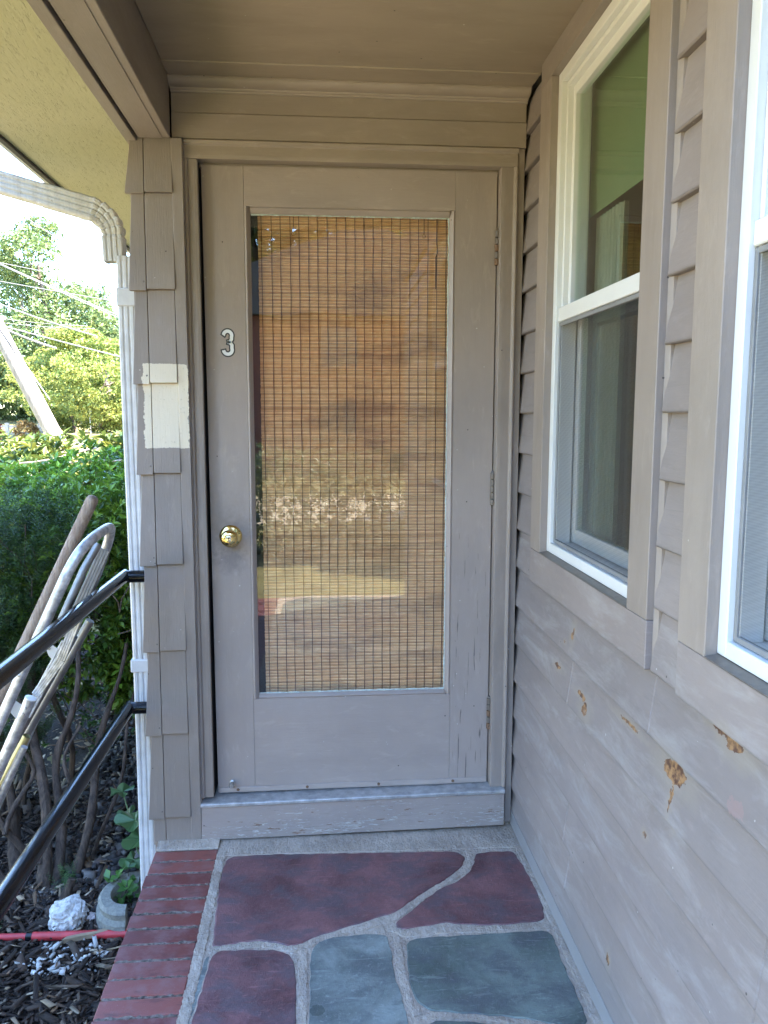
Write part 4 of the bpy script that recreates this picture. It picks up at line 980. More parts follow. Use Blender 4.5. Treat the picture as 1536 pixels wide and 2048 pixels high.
MB().tube([(-0.428, -0.47, 0.548), s5], 0.0105, 12, caps=False).build('leg', simple('yellowed_aluminium', (0.55, 0.47, 0.22), 0.45, 0.6), ch, smooth=True)
s6 = ext((-0.421, -0.51, 0.535), (-0.494, -0.51, 0.395), -0.30)
MB().tube([(-0.421, -0.51, 0.535), s6], 0.0090, 12).build('leg', M['alu'], ch, smooth=True)
for (c, s) in (((-0.410, -0.545, 0.665), 1.0), ((-0.318, -0.53, 0.805), 0.85)):
    x, y, z = c
    br = MB().prism([(x-0.024*s, z+0.014*s), (x-0.006*s, z+0.020*s), (x+0.012*s, z+0.006*s), (x-0.004*s, z-0.030*s), (x-0.016*s, z-0.014*s)], 'y', y-0.0275, y-0.025).build('bracket', M['vinyl'], ch, 0.0008)
    MB().lathe([(0.0042, 0), (0.0036, 0.002), (0.0015, 0.003)], (x-0.013*s, y-0.0275, z+0.008*s), (0, -1, 0), 10).build('rivet', M['steel'], br)
for (x, z) in ((-0.404, 0.648), (-0.411, 0.632)):
    MB().lathe([(0.0038, 0), (0.0032, 0.0015), (0.0015, 0.0025)], (x+.001, -0.5345, z), (0, -1, 0), 10).build('rivet', M['steel'], ch)
MB().lathe([(0.0042, 0), (0.0036, 0.002), (0.0015, 0.003)], (-0.385, -0.6135, 0.762), (0, -1, 0), 10).build('rivet', M['steel'], ch)
wp = ext((-0.268, -0.35, 1.161), (-0.54, -0.35, 0.613), -0.39)
o = MB().tube([(-0.266, -0.35, 1.166), (-0.268, -0.35, 1.161)] and [(-0.2605, -0.35, 1.176), (-0.262, -0.35, 1.173), (-0.266, -0.35, 1.165), (-0.54, -0.35, 0.613), wp], [0.008, 0.0135, 0.0170, 0.0170, 0.0170], 16).build('wooden_pole', M['handle_wood'], smooth=True)
tag(o, 'weathered round wooden pole leaning beside the aluminium chair frame', 'pole')

# ------------------------------------------------------------------ objects on the ground
rp = thing('red_pole', 'red vinyl covered pole with a black band lying on the mulch', 'pole', (-0.8, 0.012, -0.37))
MB().tube([(-0.633, 0.024, -0.366), (-0.195, 0.005, -0.362)], 0.0145, 16).build('sleeve', M['redpipe'], rp, smooth=True)
MB().tube([(-1.9, 0.075, -0.372), (-0.653, 0.025, -0.366)], 0.0118, 16).build('rod', M['redpipe'], rp, smooth=True)
MB().tube([(-0.653, 0.025, -0.366), (-0.633, 0.024, -0.366)], 0.0152, 16).build('band', M['black'], rp, smooth=True)
def rock(name, c, r, mat, label, cat, seed=0, sub=4, amp=0.25, sq=(1, 1, .8)):
    bm = bmesh.new(); bmesh.ops.create_icosphere(bm, subdivisions=sub, radius=1)
    from mathutils import noise
    for v in bm.verts:
        d = v.co.normalized(); n = noise.noise(d*1.6+Vector((seed, 0, 0)))*amp + noise.noise(d*4.5+Vector((0, seed, 0)))*amp*.55 + noise.noise(d*12)*amp*.28
        k = 1+n; v.co = Vector((d.x*sq[0], d.y*sq[1], d.z*sq[2]))*r*k
    me = bpy.data.meshes.new(name); bm.to_mesh(me); bm.free(); me.materials.append(mat)
    o = link(bpy.data.objects.new(name, me)); o.location = c; return tag(o, label, cat)
rock('rock', (-0.545, 0.115, -0.355), 0.068, M['white_rock'], 'large rough white painted rock between shrub stump and concrete edging', 'rock', 3.1, 4, 0.24)
rock('rock', (-0.468, 0.125, -0.375), 0.022, simple('pink_grey_stone', (0.36, 0.30, 0.28), 0.8), 'small pinkish grey stone beside the large white rock', 'rock', 5.0, 3)
rock('rock', (-0.602, 0.175, -0.37), 0.026, M['white_rock'], 'small white rock behind the large white rock', 'rock', 8.0, 3)
# curved concrete edging block, C-shaped in plan
pe = MB(); cxp, cyp = -0.335, 0.145; n = 22
outer = []; 
for k in range(n+1):
    a = PI*0.42 + (PI*1.12)*k/n
    outer.append((math.cos(a), math.sin(a)))
vs = []
for (c_, s_) in outer:
    for (r_, z_) in ((0.112, -0.44), (0.112, -0.335), (0.100, -0.322), (0.104, -0.300), (0.094, -0.290), (0.064, -0.290), (0.058, -0.300), (0.058, -0.44)):
        vs.append((cxp+c_*r_*1.02, cyp+s_*r_*1.25, z_))
q = 8
pe.add(vs, [(i*q+k, i*q+k+1, (i+1)*q+k+1, (i+1)*q+k) for i in range(n) for k in range(q-1)] + [tuple(range(q)), tuple(n*q+k for k in range(q))])
o = pe.build('edging_block', M['concrete'], smooth=True); tag(o, 'curved rough concrete edging block against the brick porch edge', 'edging block')
o = MB().add([(-0.53, -0.020, -0.372), (-0.375, 0.010, -0.366), (-0.372, 0.035, -0.366), (-0.52, 0.003, -0.372), (-0.52, -0.018, -0.352), (-0.38, 0.012, -0.348), (-0.38, 0.03, -0.349), (-0.515, 0.0, -0.355)],
             [(0,3,2,1),(4,5,6,7),(0,1,5,4),(1,2,6,5),(2,3,7,6),(3,0,4,7)]).build('wood_splinter', simple('tan_wood', (0.26, 0.19, 0.12), 0.8), bevel=0.002); tag(o, 'split piece of tan wood lying behind the red pole', 'wood')

# ------------------------------------------------------------------ plants
def leaves(centers, axes, sizes, cols, ratio=0.42, fold=0.18):
    """rhombic folded leaves: centers (n,3) base points, axes (n,3) tip direction, sizes (n)"""
    n = len(centers); A = axes/np.linalg.norm(axes, axis=1, keepdims=True)
    r = rng.normal(0, 1, (n, 3))*0.35 + np.array([0, 0, 1.0]); Sd = np.cross(A, r); Sd /= np.linalg.norm(Sd, axis=1, keepdims=True)+1e-9
    N = np.cross(Sd, A); s = sizes[:, None]
    tip = centers + A*s - N*s*0.10; mid = centers + A*s*0.5
    L = mid + Sd*s*ratio*0.5 + N*s*fold*0.5; R_ = mid - Sd*s*ratio*0.5 + N*s*fold*0.5
    V = np.stack([centers, L, tip, R_], 1).reshape(-1, 3); F = np.arange(n*4).reshape(n, 4)
    # split along the midrib: two triangles sharing base and tip
    T = np.concatenate([F[:, [0, 1, 2]], F[:, [0, 2, 3]]])
    return V, T, np.repeat(cols, 4, axis=0)
def rosettes(P, D, k, size, cols, spread=0.9, jit=0.35, ratio=0.42):
    n = len(P); D = D/np.linalg.norm(D, axis=1, keepdims=True)
    ref = np.where(np.abs(D[:, 2:3]) < 0.9, np.array([[0, 0, 1.0]]), np.array([[1.0, 0, 0]])); U = np.cross(D, ref); U /= np.linalg.norm(U, axis=1, keepdims=True); W_ = np.cross(D, U)
    C = []; A = []; Sz = []; Cl = []
    for j in range(k):
        a = 2*PI*j/k + rng.uniform(0, 6.28, n)*0.15 + rng.uniform(-.3, .3, n) + (rng.uniform(0, 1)*0.0)
        e = spread*rng.uniform(0.6, 1.25, n)
        ax = D*np.cos(e)[:, None] + (U*np.cos(a)[:, None] + W_*np.sin(a)[:, None])*np.sin(e)[:, None]
        C.append(P + D*rng.uniform(-0.3, 0.3, (n, 1))*size); A.append(ax); Sz.append(size*rng.uniform(1-jit, 1+jit, n)); Cl.append(cols*rng.uniform(0.8, 1.2, (n, 1)))
    return leaves(np.concatenate(C), np.concatenate(A), np.concatenate(Sz), np.concatenate(Cl), ratio)
def palette(n, cols, jitter=0.25):
    c = np.array(cols); return c[rng.integers(0, len(c), n)]*rng.uniform(1-jitter, 1+jitter, (n, 1))
def blob_points(n, lobes, shell=0.35):
    """points near the surface of a union of ellipsoids, with outward direction"""
    P = []; D = []
    per = max(1, n//len(lobes))
    for (c, r) in lobes:
        c = np.array(c); r = np.array(r); d = rng.normal(0, 1, (per, 3)); d /= np.linalg.norm(d, axis=1, keepdims=True)
        rad = 1 - shell*rng.random((per, 1))**1.6
        P.append(c + d*r*rad); D.append(d/r*np.mean(r) + np.array([0, 0, 0.45]))
    return np.concatenate(P), np.concatenate(D)
def crooked(p, q, amp, n=10):
    p, q = Vector(p), Vector(q); ph = [random.uniform(0, 6) for _ in range(4)]; out = []
    for i in range(n+1):
        t = i/n; w = math.sin(t*PI)
        out.append(p.lerp(q, t) + Vector((math.sin(ph[0]+t*7)*amp*w, math.sin(ph[1]+t*6)*amp*w, math.sin(ph[2]+t*9)*amp*.3*w)))
    return out

# azalea: dense mound with small whorled leaves and bare crooked stems beneath
AZ = [((-0.78, 1.15, 0.62), (0.36, 0.42, 0.52)), ((-0.52, 1.55, 0.66), (0.26, 0.50, 0.50)), ((-1.12, 1.45, 0.66), (0.40, 0.50, 0.50)), ((-0.90, 1.9, 0.80), (0.50, 0.5, 0.42)), ((-0.50, 1.20, 0.30), (0.16, 0.30, 0.32)), ((-1.5, 1.9, 0.7), (0.5, 0.5, 0.45)), ((-0.62, 2.2, 0.72), (0.36, 0.4, 0.45))]
az = thing('azalea_bush', 'dense azalea bush with small green whorled leaves behind the folded chair', 'bush', (-0.72, 0.75, -0.4))
P, D = blob_points(6500, AZ, 0.32); keep = P[:, 0] < -0.235; P, D = P[keep], D[keep]
cols = palette(len(P), [(0.095, 0.175, 0.020), (0.13, 0.22, 0.025), (0.065, 0.13, 0.018), (0.19, 0.29, 0.03)], 0.25)
cols = cols*(1+0.75*np.clip((P[:, 2:3]-0.85)/0.25, 0, 1)); V, T, C = rosettes(P, D, 6, 0.042, cols, 0.95)  # leaf colour lightened with height: the sunlit top is painted in
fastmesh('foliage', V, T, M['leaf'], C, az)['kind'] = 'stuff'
az.children[-1].matrix_parent_inverse = Matrix.Translation(-az.location)
P2 = np.stack([rng.uniform(-1.3, -0.30, 260), rng.uniform(0.9, 2.2, 260), rng.uniform(-0.25, 0.25, 260)], -1)
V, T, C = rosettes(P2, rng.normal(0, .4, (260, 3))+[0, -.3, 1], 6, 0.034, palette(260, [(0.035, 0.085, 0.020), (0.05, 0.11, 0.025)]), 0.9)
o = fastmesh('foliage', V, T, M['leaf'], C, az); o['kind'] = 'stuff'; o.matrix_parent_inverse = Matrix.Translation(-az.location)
stems = [((-0.70, 0.33, -0.42), (-0.86, 0.80, 0.55), .035, .026), ((-0.68, 0.36, -0.42), (-0.66, 0.75, 0.45), .05, .022), ((-0.62, 0.42, -0.42), (-0.50, 0.90, 0.40), .03, .020), ((-0.60, 0.44, -0.42), (-0.56, 1.0, 0.5), .03, .017),
         ((-0.75, 0.30, -0.42), (-1.75, 0.55, 0.35), .05, .028), ((-0.80, 0.36, -0.42), (-1.15, 0.9, 0.5), .05, .024), ((-0.66, 0.38, -0.42), (-0.74, 0.70, 0.30), .06, .018), ((-0.78, 0.42, -0.42), (-0.92, 0.62, 0.40), .07, .016),
         ((-0.58, 0.48, -0.42), (-0.42, 1.05, 0.35), .03, .010), ((-0.9, 0.5, -0.42), (-1.0, 0.85, .5), .05, .02), ((-0.72, 0.36, -0.3), (-0.62, 0.60, 0.15), .05, .012), ((-0.86, 0.40, -0.2), (-0.80, 0.75, .35), .06, .010)]
for (p, q, amp, r) in stems[:3]+stems[4:6]+stems[7:9]+stems[10:]:
    L = crooked(p, q, amp, 14); MB().tube(L, [0.78*r*(1.3-0.8*i/14)*random.uniform(.82, 1.18) for i in range(15)], 9).build('stem', M['bark'], az, smooth=True)
o = MB().tube([(-0.605, 0.245, -0.42), (-0.590, 0.235, -0.36), (-0.568, 0.250, -0.300)], [0.022, 0.019, 0.014], 10).build('stump', M['bark'], smooth=True); tag(o, 'short cut stem stump poking out behind the white rock', 'stump')
tw = MB()
for _ in range(110):
    p = Vector((random.uniform(-1.3, -0.4), random.uniform(0.7, 1.7), random.uniform(-0.1, 0.7))); q = p + Vector((random.gauss(0, .12), random.gauss(0, .12), random.uniform(.05, .3)))
    tw.tube(crooked(p, q, 0.02, 4), 0.0028, 5)
tw.build('twigs', M['bark'], az)['kind'] = 'stuff'

# yew: upright needle shoots, front left
def needles(shoots, length, nn, size, base_cols, tip_cols):
    Vs = []; cs = []; nS = len(shoots)
    C = []; A = []; Sz = []; Cl = []
    for (p, d) in shoots:
        p = np.array(p); d = np.array(d)/np.linalg.norm(d); L = length*random.uniform(0.6, 1.25)
        t = np.linspace(0.05, 1, nn); a = np.arange(nn)*2.4 + random.uniform(0, 6)
        u = np.cross(d, [0.3, 0.9, 0.1]); u /= np.linalg.norm(u); w = np.cross(d, u)
        dirs = (u[None]*np.cos(a)[:, None]+w[None]*np.sin(a)[:, None]) + d[None]*0.45
        C.append(p+d*t[:, None]*L); A.append(dirs); Sz.append(size*(1.15-0.5*t)*rng.uniform(.8, 1.2, nn))
        b = np.array(base_cols[random.randrange(len(base_cols))]); e = np.array(tip_cols[random.randrange(len(tip_cols))])
        k = np.clip(t*1.3-0.45, 0, 1)[:, None]; Cl.append(b*(1-k)+e*k)
    return leaves(np.concatenate(C), np.concatenate(A), np.concatenate(Sz), np.concatenate(Cl), 0.13, 0.02)
yw = thing('yew_shrub', 'dark green yew shrub with upright needle shoots left of the chair', 'shrub', (-1.15, 0.95, -0.4))
sh = []
YW = [((-1.02, 0.78, 0.56), (0.24, 0.28, 0.46)), ((-1.28, 0.85, 0.54), (0.34, 0.32, 0.50)), ((-0.86, 0.90, 0.66), (0.20, 0.22, 0.40)), ((-1.6, 1.1, .4), (.35, .4, .5)), ((-1.0, 0.70, 0.20), (0.22, 0.22, 0.35))]
P, D = blob_points(2300, YW, 0.45)
for p, d in zip(P, D): sh.append((p, np.array([d[0]*0.35, d[1]*0.35, 1.1])+rng.normal(0, .22, 3)))
V, T, C = needles(sh, 0.13, 34, 0.026, [(0.024, 0.050, 0.012), (0.032, 0.064, 0.015)], [(0.060, 0.12, 0.022), (0.045, 0.095, 0.02), (0.10, 0.18, 0.028)])
o = fastmesh('foliage', V, T, M['leaf'], C, yw); o['kind'] = 'stuff'; o.matrix_parent_inverse = Matrix.Translation(-yw.location)
tall = [((x_, y_, z_+0.15), d_) for ((x_, y_, z_), d_) in [((-0.70, 0.72, 0.80), (0.02, 0, 1)), ((-0.655, 0.74, 0.78), (0.03, 0, 1)), ((-0.86, 0.66, 0.74), (0.06, 0, 1)), ((-0.98, 0.7, 0.82), (-0.03, 0, 1)), ((-0.92, 0.78, 0.84), (0, 0, 1)), ((-1.02, 0.68, 0.72), (0, 0, 1)), ((-0.80, 0.70, 0.66), (0.05, 0, 1)), ((-0.76, 0.72, 0.70), (-0.04, 0, 1)), ((-0.73, 0.73, 0.60), (0.04, 0, 1))]]
V, T, C = needles(tall, 0.24, 90, 0.027, [(0.03, 0.08, 0.025)], [(0.10, 0.20, 0.04), (0.08, 0.17, 0.035)])
o = fastmesh('foliage', V, T, M['leaf'], C, yw); o['kind'] = 'stuff'; o.matrix_parent_inverse = Matrix.Translation(-yw.location)
for k in range(6):
    x = -1.3+0.1*k; MB().tube(crooked((x, 0.95, -0.42), (x+random.uniform(-.1, .15), 0.85, 0.6), 0.04), 0.013, 8).build('stem', M['bark'], yw, smooth=True)

# rhododendron beyond, catching the sun
rh = thing('rhododendron_bush', 'sunlit yellow green rhododendron bush behind the shaded azalea', 'bush', (-2.5, 5.2, -0.3))
RH = [((-2.9, 5.4, 0.55), (0.9, 0.8, 0.62)), ((-2.0, 5.0, 0.62), (0.8, 0.8, 0.58)), ((-1.35, 5.4, 0.62), (0.7, 0.7, 0.62)), ((-3.8, 6.0, 0.5), (1.0, 0.9, 0.6))]
P, D = blob_points(2100, RH, 0.3)
V, T, C = rosettes(P, D, 8, 0.115, palette(len(P), [(0.11, 0.155, 0.035), (0.15, 0.19, 0.04), (0.07, 0.12, 0.03), (0.19, 0.20, 0.04)]), 1.1, ratio=0.34)
o = fastmesh('foliage', V, T, M['leaf'], C, rh); o['kind'] = 'stuff'; o.matrix_parent_inverse = Matrix.Translation(-rh.location)
for k in range(9):
    a = (-2.9+0.25*k, 5.2, -0.35); MB().tube(crooked(a, (a[0]+random.uniform(-.3, .4), 4.9+random.uniform(-.2, .3), 0.9), 0.08), 0.013, 7).build('branch', M['bark'], rh, smooth=True)
for (p, q) in (((-2.5, 4.35, 0.90), (-1.5, 4.25, 1.12)), ((-2.0, 4.3, 0.98), (-1.28, 4.15, 1.02)), ((-2.7, 4.4, 0.8), (-1.9, 4.3, 0.92))):
    MB().tube(crooked(p, q, 0.05), 0.008, 6).build('branch', simple('pale_branch', (0.36, 0.30, 0.24), 0.8), rh, smooth=True)

# weeds
def broad_leaf(c, d, size, lobes=7, tilt=0.3):
    m = MB(); n = 28; c = Vector(c); vs = [c]; a0 = math.atan2(d[1], d[0])
    for k in range(n+1):
        a = a0 + PI*1.72*(k/n-0.5); r = size*(0.86+0.10*math.sin(k*1.35)+0.12*math.cos((k/n-0.5)*PI))
        vs.append(c + Vector((math.cos(a)*r, math.sin(a)*r, tilt*r*0.3+0.012*math.sin(k*.9))))
    m.add(vs, [(0, k, k+1) for k in range(1, n+1)], (0.065, 0.135, 0.045)); return m
wd = thing('broadleaf_weed', 'broad lobed green weed growing beside the downspout base', 'weed', (-0.33, 0.42, -0.4))
for c, d, s_, t in (((-0.37, 0.40, -0.16), (-1, -0.6), 0.078, 0.25), ((-0.335, 0.33, -0.20), (-0.2, -1), 0.072, 0.1), ((-0.47, 0.62, -0.15), (-.7, .3), 0.050, 0.5), ((-0.44, 0.60, -0.24), (-.6, -.6), 0.05, 0.4), ((-0.36, 0.31, -0.27), (-.4, -.9), 0.05, .0)):
    broad_leaf(c, d, s_, tilt=t).build('leaf', M['leaf'], wd)
    MB().tube(crooked((-0.34, 0.44, -0.41), c, 0.01, 5), 0.003, 6).build('stem', simple('weed_stem', (0.10, 0.15, 0.05), 0.6), wd)
def smallplant(name, label, base, n, size, spread, h, cols, ratio=0.6):
    t = thing(name, label, 'weed', base)
    P = np.stack([base[0]+rng.normal(0, spread, n), base[1]+rng.normal(0, spread, n), base[2]+rng.uniform(0.02, h, n)], -1)
    V, T, C = rosettes(P, rng.normal(0, .3, (n, 3))+[0, 0, 1], 4, size, palette(n, cols), 1.1, ratio=ratio)
    o = fastmesh('foliage', V, T, M['leaf'], C, t); o.matrix_parent_inverse = Matrix.Translation(-t.location)
    m = MB()
    for k in range(5): m.tube(crooked(base, P[k % n], 0.006, 4), 0.0018, 5)
    m.build('stem', M['bark'], t)
smallplant('leafy_weed', 'small bright green weed growing inside the curved concrete edging', (-0.365, 0.19, -0.40), 16, 0.038, 0.026, 0.14, [(0.07, 0.17, 0.04), (0.09, 0.20, 0.05)], 0.65)
smallplant('leafy_weed', 'grey green weed sprig at the left edge beside the red pole', (-0.80, 0.085, -0.40), 8, 0.042, 0.026, 0.06, [(0.08, 0.14, 0.07)], 0.7)
ys_ = thing('yew_seedling', 'tiny bright green needle sprig beside the cut stump', 'seedling', (-0.60, 0.29, -0.4))
V, T, C = needles([((-0.60+random.gauss(0, .014), 0.30+random.gauss(0, .02), -0.36), (random.gauss(0, .5), random.gauss(0, .3), 1)) for _ in range(13)], 0.085, 26, 0.016, [(0.05, 0.13, 0.03)], [(0.09, 0.21, 0.05)])
o = fastmesh('foliage', V, T, M['leaf'], C, ys_); o.matrix_parent_inverse = Matrix.Translation(-ys_.location)

# ------------------------------------------------------------------ background trees
def tree(name, label, base, h, lobes, n, cols, leaf=0.16, group=None, trunk=0.16):
    t = thing(name, label, 'tree', base, group)
    P, D = blob_points(n, lobes, 0.75)
    # break the outline: drop leaves in random pockets
    from mathutils import noise
    kp = np.array([noise.noise(Vector(p)*0.9)+0.5*noise.noise(Vector(p)*2.6) > -0.13 for p in P]); P, D = P[kp], D[kp]
    V, T, C = rosettes(P, D+rng.normal(0, .5, D.shape), 3, leaf, palette(len(P), cols, 0.3), 1.2, ratio=0.6)
    o = fastmesh('crown', V, T, M['leaf_far'], C, t); o.matrix_parent_inverse = Matrix.Translation(-t.location)
    b = Vector(base); m = MB(); L = crooked(b, b+Vector((0, 0, h*0.75)), 0.2, 10); m.tube(L, [trunk*(1.15-0.8*i/10) for i in range(11)], 9)
    for k in range(7):
        s_ = L[4+k % 6]; c = Vector(lobes[k % len(lobes)][0]); m.tube(crooked(s_, s_.lerp(c, 0.85), 0.15, 6), [trunk*.4*(1-.12*i) for i in range(7)], 6)
    m.build('trunk', M['bark_far'], t, smooth=True)
def lob(cx, cy, z0, z1, w, k):
    out = []
    for i in range(k):
        z = z0+(z1-z0)*(i+.5)/k; f = math.sin(PI*(0.15+0.8*(i+.5)/k))
        out.append(((cx+random.uniform(-.5, .5)*w*0.7*f, cy+random.uniform(-.5, .5)*w, z), (w*0.62*f+.4, w*0.6*f+.4, (z1-z0)/k*0.85)))
    return out
G1 = [(0.13, 0.18, 0.06), (0.19, 0.23, 0.08), (0.09, 0.14, 0.05)]; G2 = [(0.20, 0.24, 0.055), (0.26, 0.27, 0.06), (0.14, 0.19, 0.04)]; G3 = [(0.14, 0.20, 0.08), (0.19, 0.24, 0.10)]
TR = [('broadleaf_tree', 'tallest dark green tree at the far left edge', -11.6, 25, 9.4, 2.9, G1, 9000, .12),
      ('broadleaf_tree', 'tall rounded green tree with its top touching the power lines', -9.0, 25.5, 8.2, 2.1, G1, 8000, .12),
      ('broadleaf_tree', 'pale green tree just left of the downspout with sky behind', -8.0, 28, 6.4, 1.9, G3, 6500, .12),
      ('locust_tree', 'yellow green feathery tree in front of the darker trees', -6.4, 20, 4.0, 1.9, G2, 9000, .085),
      ('locust_tree', 'low yellow green tree beside the downspout', -5.2, 18.5, 3.6, 1.5, G2, 7000, .085),
      ('broadleaf_tree', 'distant green tree filling the gap behind the utility pole', -12.2, 33, 8.3, 3.0, G3, 6000, .14),
      ('broadleaf_tree', 'distant green tree low behind the downspout', -8.0, 34, 5.4, 3.0, G1, 6000, .14),
      ('broadleaf_tree', 'green tree beyond the left edge of the frame', -15.5, 27, 9.5, 3.4, G1, 6000, .14)]
for (nm, lb_, x, y, top, w, g_, n, lf) in TR:
    z0 = gz(x, y); tree(nm, lb_, (x, y, z0-0.05), top-z0, lob(x, y, z0+(0.3 if y < 22 else 0.8), top-0.4, w, 7), n, g_, lf, trunk=0.06 if y < 22 else 0.13)
# low hedge layer under the trees
P, D = blob_points(9000, [((x, 27+random.uniform(-1, 1), gz(x, 27)+1.2), (1.8, 1.4, 2.6)) for x in np.arange(-16, -2, 1.3)], 0.5)
V, T, C = rosettes(P, D, 3, 0.2, palette(len(P), G1+G3, .3), 1.2, ratio=.6)
o = fastmesh('undergrowth', V, T, M['leaf_far'], C); tag(o, 'dense green undergrowth at the foot of the far trees', 'undergrowth', kind='stuff')
for (x, y, r, c_, lb_) in ((-7.35, 19.0, 0.28, (0.26, 0.17, 0.06), 'round orange shrub in front of the far fence'), (-6.55, 19.3, 0.30, (0.20, 0.22, 0.04), 'small conical yellow green shrub in front of the far fence'), (-8.15, 18.8, 0.26, (0.09, 0.03, 0.03), 'dark red shrub at the left edge of the lawn')):
    P, D = blob_points(260, [((x, y, gz(x, y)+r*.8), (r, r, r))], .4); V, T, C = rosettes(P, D, 4, 0.09, palette(260, [c_], .3), 1.1)
    t = thing('shrub', lb_, 'shrub', (x, y, gz(x, y))); o = fastmesh('foliage', V, T, M['leaf_far'], C, t); o.matrix_parent_inverse = Matrix.Translation(-t.location)
fe = thing('rail_fence', 'low split rail fence across the far lawn', 'fence', (-7, 20.5, gz(-7, 20.5)))
for k in range(10):
    x = -12+k*0.9; z = gz(x, 20.5); MB().box(x-.05, x+.05, 20.45, 20.55, z-.1, z+0.42).build('post', M['fence_wood'], fe)
for dz in (0.14, 0.32): MB().box(-12, -3.9, 20.47, 20.53, gz(0, 20.5)+dz-.03, gz(0, 20.5)+dz+.03).build('rail', M['fence_wood'], fe)

# ------------------------------------------------------------------ utility pole, cables, street sign
b0 = Vector((-4.346, 11.5, 1.34)); b1 = Vector((-5.011, 11.5, 2.763)); dv = (b1-b0).normalized()
pz0 = gz(0, 11.5)-0.1; pb0 = b0 - dv*((1.34-pz0)/dv.z); pb1 = b0 + dv*7.0
up_ = thing('utility_pole', 'leaning weathered wooden utility pole beyond the bushes', 'utility pole', pb0)
MB().tube([pb0, b0, pb1], [0.145, 0.135, 0.115], 18).build('shaft', M['pole'], up_, smooth=True)
MB().tube([b0+Vector((0.12, -.08, .3)), b0+dv*2+Vector((0.02, -.13, 0)), pb1+Vector((-.02, -.12, 0))], 0.012, 6).build('ground_cable', M['wire'], up_)
wires = [((-5.53, 13, 3.861), (-3.327, 13, 3.509), .007), ((-5.512, 13, 4.176), (-3.338, 13, 3.234), .009), ((-5.50, 13, 4.155), (-3.9, 13, 3.44), .007), ((-5.889, 14, 4.374), (-3.552, 14, 3.947), .007),
         ((-5.553, 13, 3.455), (-4.472, 13, 3.038), .013), ((-5.575, 13, 3.064), (-3.366, 13, 2.492), .012), ((-5.575, 13, 3.045), (-4.95, 13, 2.74), .020), ((-5.412, 13, 5.96), (-5.16, 13, 5.731), .006), ((-5.321, 13, 5.219), (-3.374, 13, 3.938), .006),
         ((-5.454, 13, 5.24), (-4.307, 13, 5.001), .009), ((-5.57, 13, 3.20), (-4.6, 13, 3.06), .005), ((-5.57, 13, 3.12), (-4.5, 13, 3.0), .005)]
wl = ['upper thin cable crossing the trees', 'heavy twin cable slanting down across the trees, thicker strand', 'heavy twin cable slanting down across the trees, thinner strand', 'highest cable in front of the foliage just below the gutter elbow',
      'thick bundled cable ending beside the trees', 'long sagging cable passing above the leaning pole', 'thickest short cable bundle fixed near the pole top', 'thin cable against the sky at the far left edge', 'thin cable slanting across the blue sky',
      'dark cable against the sky below the gutter pipe', 'faint upper cable of the close pair left of the pole', 'faint lower cable of the close pair left of the pole']
for (p, q, r), lb_ in zip(wires, wl):
    p, q = Vector(p), Vector(q); d = q-p; a = p-d*1.6; bq = q+d*1.8 if (q.x > -4.2) else q + d*0.6
    n = 16; L = [a.lerp(bq, i/n) for i in range(n+1)]; i0 = 1.6/(1.6+1+1.8)
    L = [v + Vector((0, 0, 0.10*((i/n-0.5)**2*4)-0.03)) for i, v in enumerate(L)]
    o = MB().tube(L, r, 6).build('overhead_cable', M['wire']); tag(o, lb_, 'cable', 'overhead cables beyond the bushes')
sg = thing('street_sign', 'small green street name sign half hidden in the foliage', 'sign', (-5.55, 18.5, gz(0, 18.5)))
MB().tube([(-5.55, 18.5, gz(0, 18.5)), (-5.55, 18.5, 1.75)], 0.025, 8).build('post', M['steel'], sg)
MB().box(-5.70, -5.42, 18.47, 18.48, 1.60, 1.70).build('sign_plate', M['sign_green'], sg, 0.003)

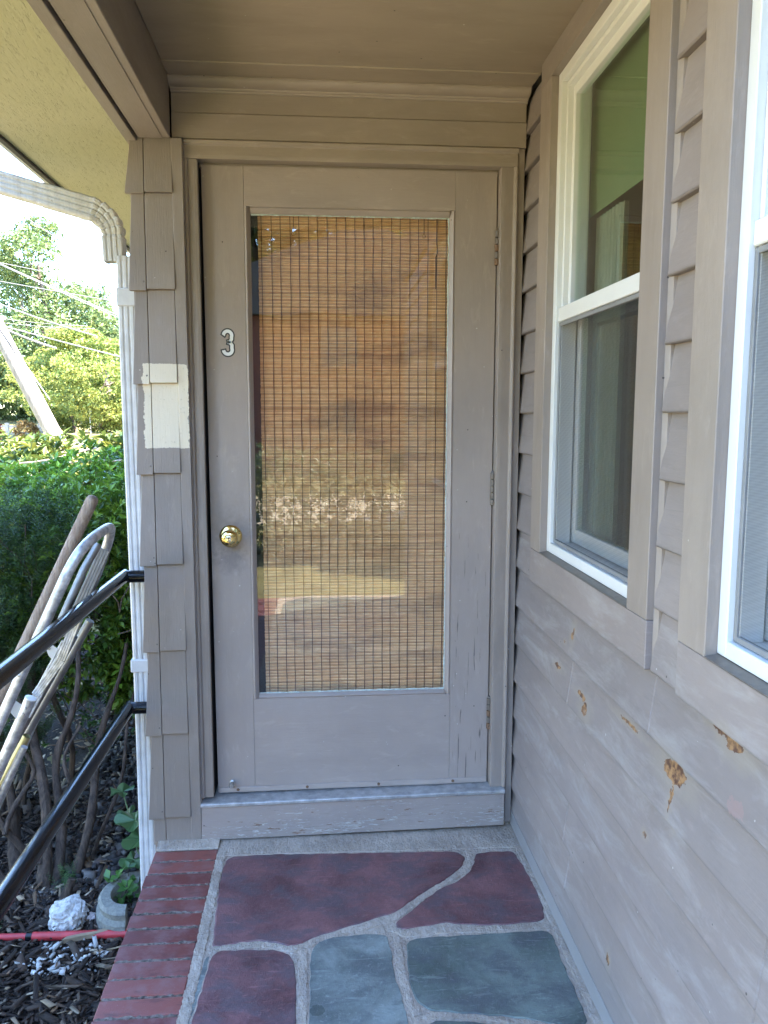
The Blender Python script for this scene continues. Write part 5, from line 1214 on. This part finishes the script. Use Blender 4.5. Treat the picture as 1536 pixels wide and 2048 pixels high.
# ------------------------------------------------------------------ across the street behind the camera (seen mirrored in the door glass)
bh = thing('brick_house', 'red brick house with white trim across the street', 'house', (2.5, -24, -0.4))
MB().box(-5.5, 9, -30, -24, -0.42, 4.6).build('wall', M['far_brick'], bh)
MB().prism([(-6.0, 4.61), (1.75, 7.6), (9.5, 4.61)], 'y', -30.4, -23.6).build('roof', M['roof'], bh)
for x in (0.4, 3.2, 6.0):
    for z in (0.5, 2.9): w_ = MB().box(x, x+1.1, -23.99, -23.9, z, z+1.3).build('window', M['far_dark'], bh)
for (x, y, h, w, lb_) in ((-9.5, -5.0, 8.5, 3.0, 'added green tree left of the porch blocking sky light, nearest the road'), (-10.5, 0.5, 9.5, 3.4, 'added green tree blocking sky light level with the porch'), (-10.0, 6.0, 8.5, 3.0, 'added green tree blocking sky light past the corner of the house'), (-9.0, -36, 14, 6.5, 'tall tree added behind the brick house to hide mirrored sky, leftmost'), (4.0, -37, 17, 7.5, 'tall tree added behind the brick house to hide mirrored sky, right of the middle'), (-2.5, -35, 16, 6.5, 'tall tree added behind the brick house to hide mirrored sky, left of the middle'), (9.0, -36, 14, 6.5, 'tall tree added behind the brick house to hide mirrored sky, rightmost'), (7.0, -12, 9.0, 5.0, 'tall green tree near the road behind the viewer'), (-6.5, -14, 6.5, 4.0, 'green tree by the road behind the viewer, nearer the path'), (-13, -20, 9, 5.5, 'large green tree across the road behind the viewer'), (-3.8, -7.0, 3.0, 1.8, 'tall green shrub on the front lawn behind the viewer'), (12.5, -22, 9, 5.0, 'green tree beside the brick house')):  # left trees added to block skylight; those behind the house mask mirrored sky
    tree('broadleaf_tree', lb_, (x, y, -0.45), h, lob(x, y, 0.3, h, w, 5), 5000 if y > -30 else 7000, G1+G2, 0.32 if y > -30 else 0.45)

hg = thing('added_hedge', 'long green hedge added behind the viewer to darken the door glass reflection', 'hedge', (1.0, -7.6, -0.4))  # added to keep the bright lawn out of the door glass reflection
P, D = blob_points(5200, [((x, -7.6, 0.25), (0.6, 0.5, 0.75)) for x in np.arange(-2.4, 4.6, 0.5)], 0.3)
V, T, C = rosettes(P, D, 5, 0.07, palette(len(P), G1, .3), 1.0); o = fastmesh('foliage', V, T, M['leaf'], C, hg); o['kind'] = 'stuff'; o.matrix_parent_inverse = Matrix.Translation(-hg.location)
